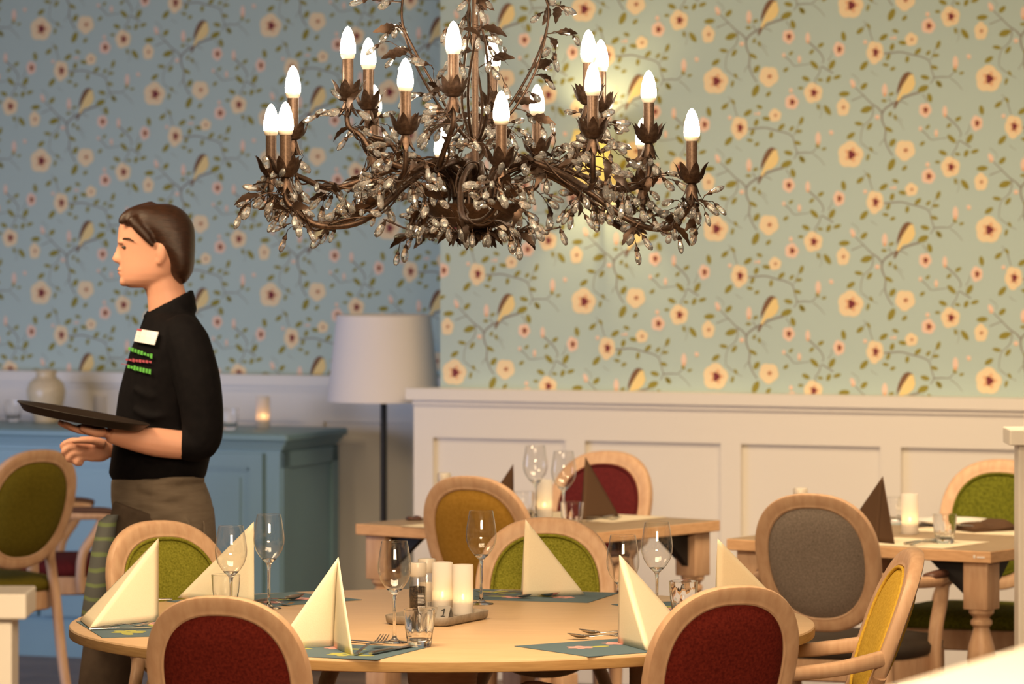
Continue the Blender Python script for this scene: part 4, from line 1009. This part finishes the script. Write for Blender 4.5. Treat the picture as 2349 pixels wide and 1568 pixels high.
def sprig(mb, p, d, length, ncr, nlf, droop=.5, curl=.6, r=.0019):
    """thin curling wire with drops and leaves on short stalks"""
    p = Vector(p); d = Vector(d).normalized(); pts = [p.copy()]; n = 7
    side = d.cross(Vector((random.uniform(-1, 1), random.uniform(-1, 1), random.uniform(-1, 1)))).normalized()
    for i in range(n):
        d = (d+side*curl/n+Vector((0, 0, -droop/n))).normalized(); p = p+d*length/n; pts.append(p.copy())
    mb.tube(pts, [r*(1-.45*i/n) for i in range(n+1)], 5)
    for k in range(ncr):
        i = 2+int((n-1)*k/max(1, ncr)) if k < ncr-1 else n; i = min(i, n); b = pts[i]
        o_ = Vector((random.gauss(0, 1), random.gauss(0, 1), random.gauss(-.25, .8))).normalized()*.6+(pts[i]-pts[i-1]).normalized()*.7
        e_ = b+o_.normalized()*random.uniform(.012, .028); mb.tube([b, b.lerp(e_, .5)+Vector((0, 0, .004)), e_], .0011, 4)
        crystal(e_+o_.normalized()*.003, o_+Vector((0, 0, -.35)), random.uniform(.85, 1.12))
    for k in range(nlf):
        i = random.randint(1, n-1); o_ = Vector((random.gauss(0, 1), random.gauss(0, 1), random.gauss(0, .7))); leaf(pts[i], o_+(pts[i+1]-pts[i]).normalized(), random.uniform(.046, .070))
    return pts

# lit candles on their arms: (tip x, tip y in the photo, angle, radius)
def ringset(lst, R): return [(x, y, a, R) for x, y, a in lst]
ARMS = (ringset([(1587, 250, 23), (1150, 210, 83), (655, 235, 143), (622, 240, 207), (1013, 295, 263), (1475, 272, 323)], .560) +
        ringset([(1360, 145, 51), (930, 135, 112), (672, 152, 172), (858, 196, 231), (1232, 195, 291), (1488, 163, 349)], .455) +
        ringset([(1350, 70, 40), (1040, 50, 100), (798, 62, 165), (845, 88, 220), (1130, 92, 280), (1378, 92, 338)], .31))
def petal_strip(mb, base_r, z0, a, width, pts, bend=.25):
    """petal standing on a ring: pts = (radius, height, half width)"""
    V = []; Fc = []
    for r, z, w in pts:
        for k in (-1, 0, 1):
            rr = r-abs(k)*w*bend; aa = a+k*w/max(rr, .01); V.append((rr*math.cos(aa), rr*math.sin(aa), z0+z))
    for i in range(len(pts)-1): q = 3*i; Fc += [(q, q+1, q+4, q+3), (q+1, q+2, q+5, q+4)]
    mb.add(V, Fc)
def cup_mb():
    mb = MB(); mb.lathe([(0, .0), (.012, 0), (.020, .004), (.0215, .010), (.016, .014), (0, .014)], 20, cap=False)
    for k in range(7):
        a = 2*PI*k/7; petal_strip(mb, 0, .004, a, .01, [(.016, 0, .006), (.028, .008, .012), (.034, .020, .0135), (.037, .032, .011), (.041, .043, .006), (.046, .050, .0006)])
    mb.lathe([(.010, 0), (.012, -.006), (.009, -.020), (.0075, -.034)], 14, cap=False)
    for k in range(6):
        a = 2*PI*(k+.5)/6; petal_strip(mb, 0, 0, a, .01, [(.011, -.001, .005), (.015, -.012, .0075), (.019, -.024, .0075), (.024, -.034, .005), (.029, -.041, .0006)])
    return mb
cupm = cup_mb()
slm = MB(); slm.lathe([(.0135, .008), (.0138, .012), (.0138, .105), (.0128, .106)], 20)
blm = MB(); blm.lathe([(.0150, .112), (.0190, .118), (.0200, .126), (.0195, .138), (.0172, .152), (.0130, .168), (.0080, .179), (.0035, .1845), (0, .186)], 20, cap=False)
clm = MB(); clm.lathe([(.0130, .104), (.0160, .106), (.0180, .112), (.0188, .1175), (.0150, .1178)], 20, cap=False)
me_cup = me_sl = None
for idx, (tx, ty_, ang, R) in enumerate(ARMS):
    a = math.radians(ang)
    # true radius and depth from where the bulb shows
    dx = (tx-1090)/CS; Yb = CY-R*math.sin(a); X = (tx-CX)*Yb/F; tip = Vector((X, Yb, CAMH-(ty_-YH)*Yb/F))
    base = tip-Vector((0, 0, .184))-CH; rr = math.hypot(base.x, base.y); aa = math.atan2(-base.y, base.x); tier = idx//6
    mb = MB(); zb = base.z
    if tier == 0: prof = [(.05, zc(455)), (.065, zc(408)), (.14, zc(382)), (.26, zc(425)), (.40, zc(508)), (.50, zc(522)), (.55, zc(490)), (rr, zb+CEIL-.05), (rr, zb+CEIL)]; ref = zc(420)
    elif tier == 1: prof = [(.05, zc(455)), (.07, zc(400)), (.16, zc(372)), (.27, zc(402)), (.37, zc(432)), (.43, zc(412)), (rr, zb+CEIL-.075), (rr, zb+CEIL)]; ref = zc(322)
    else: prof = [(.04, zc(455)), (.055, zc(385)), (.11, zc(372)), (.20, zc(388)), (.27, zc(360)), (.30, zc(320)), (rr, zb+CEIL-.06), (rr, zb+CEIL)]; ref = zc(245)
    path = []; n = len(prof)
    for i, (r, z) in enumerate(prof):
        f = r/rr; z2 = z-CEIL+((zb+CEIL)-ref)*.8*f*f if i < n-2 else z-CEIL
        sw = .30*math.sin(PI*min(1, f))*(1 if idx % 2 else -1)*(1 if tier else .8)
        path.append((r*math.cos(aa+sw), -r*math.sin(aa+sw), z2))
    path = bez(path, 6); mb.tube(path, [.0088-.0022*i/len(path) for i in range(len(path))], 9)
    arm = mb.build('arm', M['bronze'], ch, True)
    if me_cup is None:
        c0 = cupm.build('candle_cup', M['bronze'], arm, True, 60); s0 = slm.build('candle_sleeve', M['sleeve'], arm, True, 40); b0 = blm.build('bulb', M['bulb'], arm, True); k0 = clm.build('bulb_collar', M['bulb_base'], arm, True)
        me_cup, me_sl, me_b, me_k = c0.data, s0.data, b0.data, k0.data; kids = (c0, s0, b0, k0)
    else:
        kids = []
        for nm, me in (('candle_cup', me_cup), ('candle_sleeve', me_sl), ('bulb', me_b), ('bulb_collar', me_k)):
            o = bpy.data.objects.new(nm, me); COL.objects.link(o); o.parent = arm; kids.append(o)
    for o in kids: o.location = base; 
    kids[0].rotation_euler.z = random.random()
    # sprigs along the arm
    mb = MB(); N = len(path); rad = Vector((math.cos(aa), -math.sin(aa), 0)); tan = Vector((math.sin(aa), math.cos(aa), 0))
    spots = {0: 7, 1: 6, 2: 3}[tier]
    for k in range(spots):
        i = int(lerp(N*.28, N*.93, (k+.5)/spots)); sgn = 1 if k % 2 else -1
        d = rad*random.uniform(-.3, .5)+tan*sgn*random.uniform(.4, 1)+Vector((0, 0, random.uniform(-.25, .55) if tier else random.uniform(.1, .6)))
        sprig(mb, path[i], d, random.uniform(.06, .12), 4 if tier < 2 else 3, 1 if k % 3 else 2, random.uniform(.3, 1.2), random.uniform(.4, 1.3))
    # a cluster under the candle
    for k in range(3 if tier == 0 else 2):
        d = rad*random.uniform(-.5, .8)+tan*random.uniform(-1, 1)+Vector((0, 0, .4)); sprig(mb, base+Vector((0, 0, -.045)), d, .05, 3, 1 if k == 0 else 0, 1.0, .5)
    # thin vine winding round the arm
    vine = [path[i]+(tan*math.cos(i*.55)+Vector((0, 0, 1))*math.sin(i*.55))*.016 for i in range(8, N-8, 2)]
    mb.tube(bez(vine, 3), .0026, 5)
    mb.build('twig', M['bronze'], arm, True)
# curling branches round the rod
for k in range(8):
    a = 2*PI*k/8+.3; mb = MB(); h = random.uniform(-.03, .03)
    prof = [(.010, zc(330)), (.05, zc(290)), (.10, zc(225)+h), (.155, zc(130)+h), (.185, zc(40)), (.165, zc(-45)+h), (.09, zc(-75))]
    path = bez([cyl(r, a+.5*r/.18*(1 if k % 2 else -1)*math.sin(5*r), z) for r, z in prof], 5); mb.tube(path, [.0042-.0018*i/len(path) for i in range(len(path))], 7)
    for q in range(6):
        i = int(lerp(6, len(path)-4, q/5)); d = Vector((math.cos(a), -math.sin(a), 0))*random.uniform(.2, 1)+Vector((-math.sin(a), -math.cos(a), 0))*random.uniform(-1, 1)+Vector((0, 0, random.uniform(-.2, .8)))
        sprig(mb, path[i], d, random.uniform(.04, .09), 2, 1, .6, .9, .0016)
    mb.build('branch', M['bronze'], ch, True)
# garland of leaves and drops under the bowl
mb = MB()
for k in range(16):
    a = 2*PI*k/16+random.uniform(-.12, .12); d = Vector((math.cos(a), -math.sin(a), 0)); r1 = random.uniform(.12, .24); zz = zb_+.02*r1/.24+random.uniform(-.012, .012)
    mb.tube(bez([d*.03+Vector((0, 0, zb_)), d*r1*.55+Vector((0, 0, zb_-.008)), d*r1+Vector((0, 0, zz))], 4), .0021, 5)
    for q in range(2): crystal(d*r1*(1-.35*q)+Vector((random.uniform(-.01, .01), random.uniform(-.01, .01), zz-.006)), d*random.uniform(.1, .9)+Vector((random.uniform(-.5, .5), 0, -1)), 1.0)
    for q in range(2): leaf(d*random.uniform(.03, .8)*r1+Vector((0, 0, zb_-.004)), d+Vector((random.uniform(-.8, .8), 0, -random.uniform(.1, .9))), random.uniform(.04, .06))
for k in range(12):
    a = 2*PI*k/12; d = Vector((math.cos(a), -math.sin(a), 0)); leaf(d*.02+Vector((0, 0, zb_)), d*1.0+Vector((0, 0, -random.uniform(.4, 1.2))), .055)
mb.build('garland', M['bronze'], ch, True)
# leaves and drops: the hundred nearest the viewer singly, the rest together
def place(items, src, name, mats, plural):
    items = sorted(items, key=lambda m: m.translation.y)
    first = None
    for m in items[:100]:
        if first is None: first = src.build(name, mats, ch, name == 'leaf', None); o = first
        else: o = first.copy(); COL.objects.link(o)
        o.matrix_local = m
    if len(items) > 100:
        mb = MB()
        for m in items[100:]:
            base_ = len(mb.v); mb.v += [tuple(m @ Vector(p)) for p in src.v]; mb.f += [tuple(i+base_ for i in f) for f in src.f]; mb.m += src.m
        o = mb.build(plural, mats, ch, name == 'leaf'); o['kind'] = 'stuff'
place(CRY, crm, 'crystal', [M['crystal'], M['bronze']], 'crystals')
place(LEAF, lm, 'leaf', M['bronze'], 'leaves')
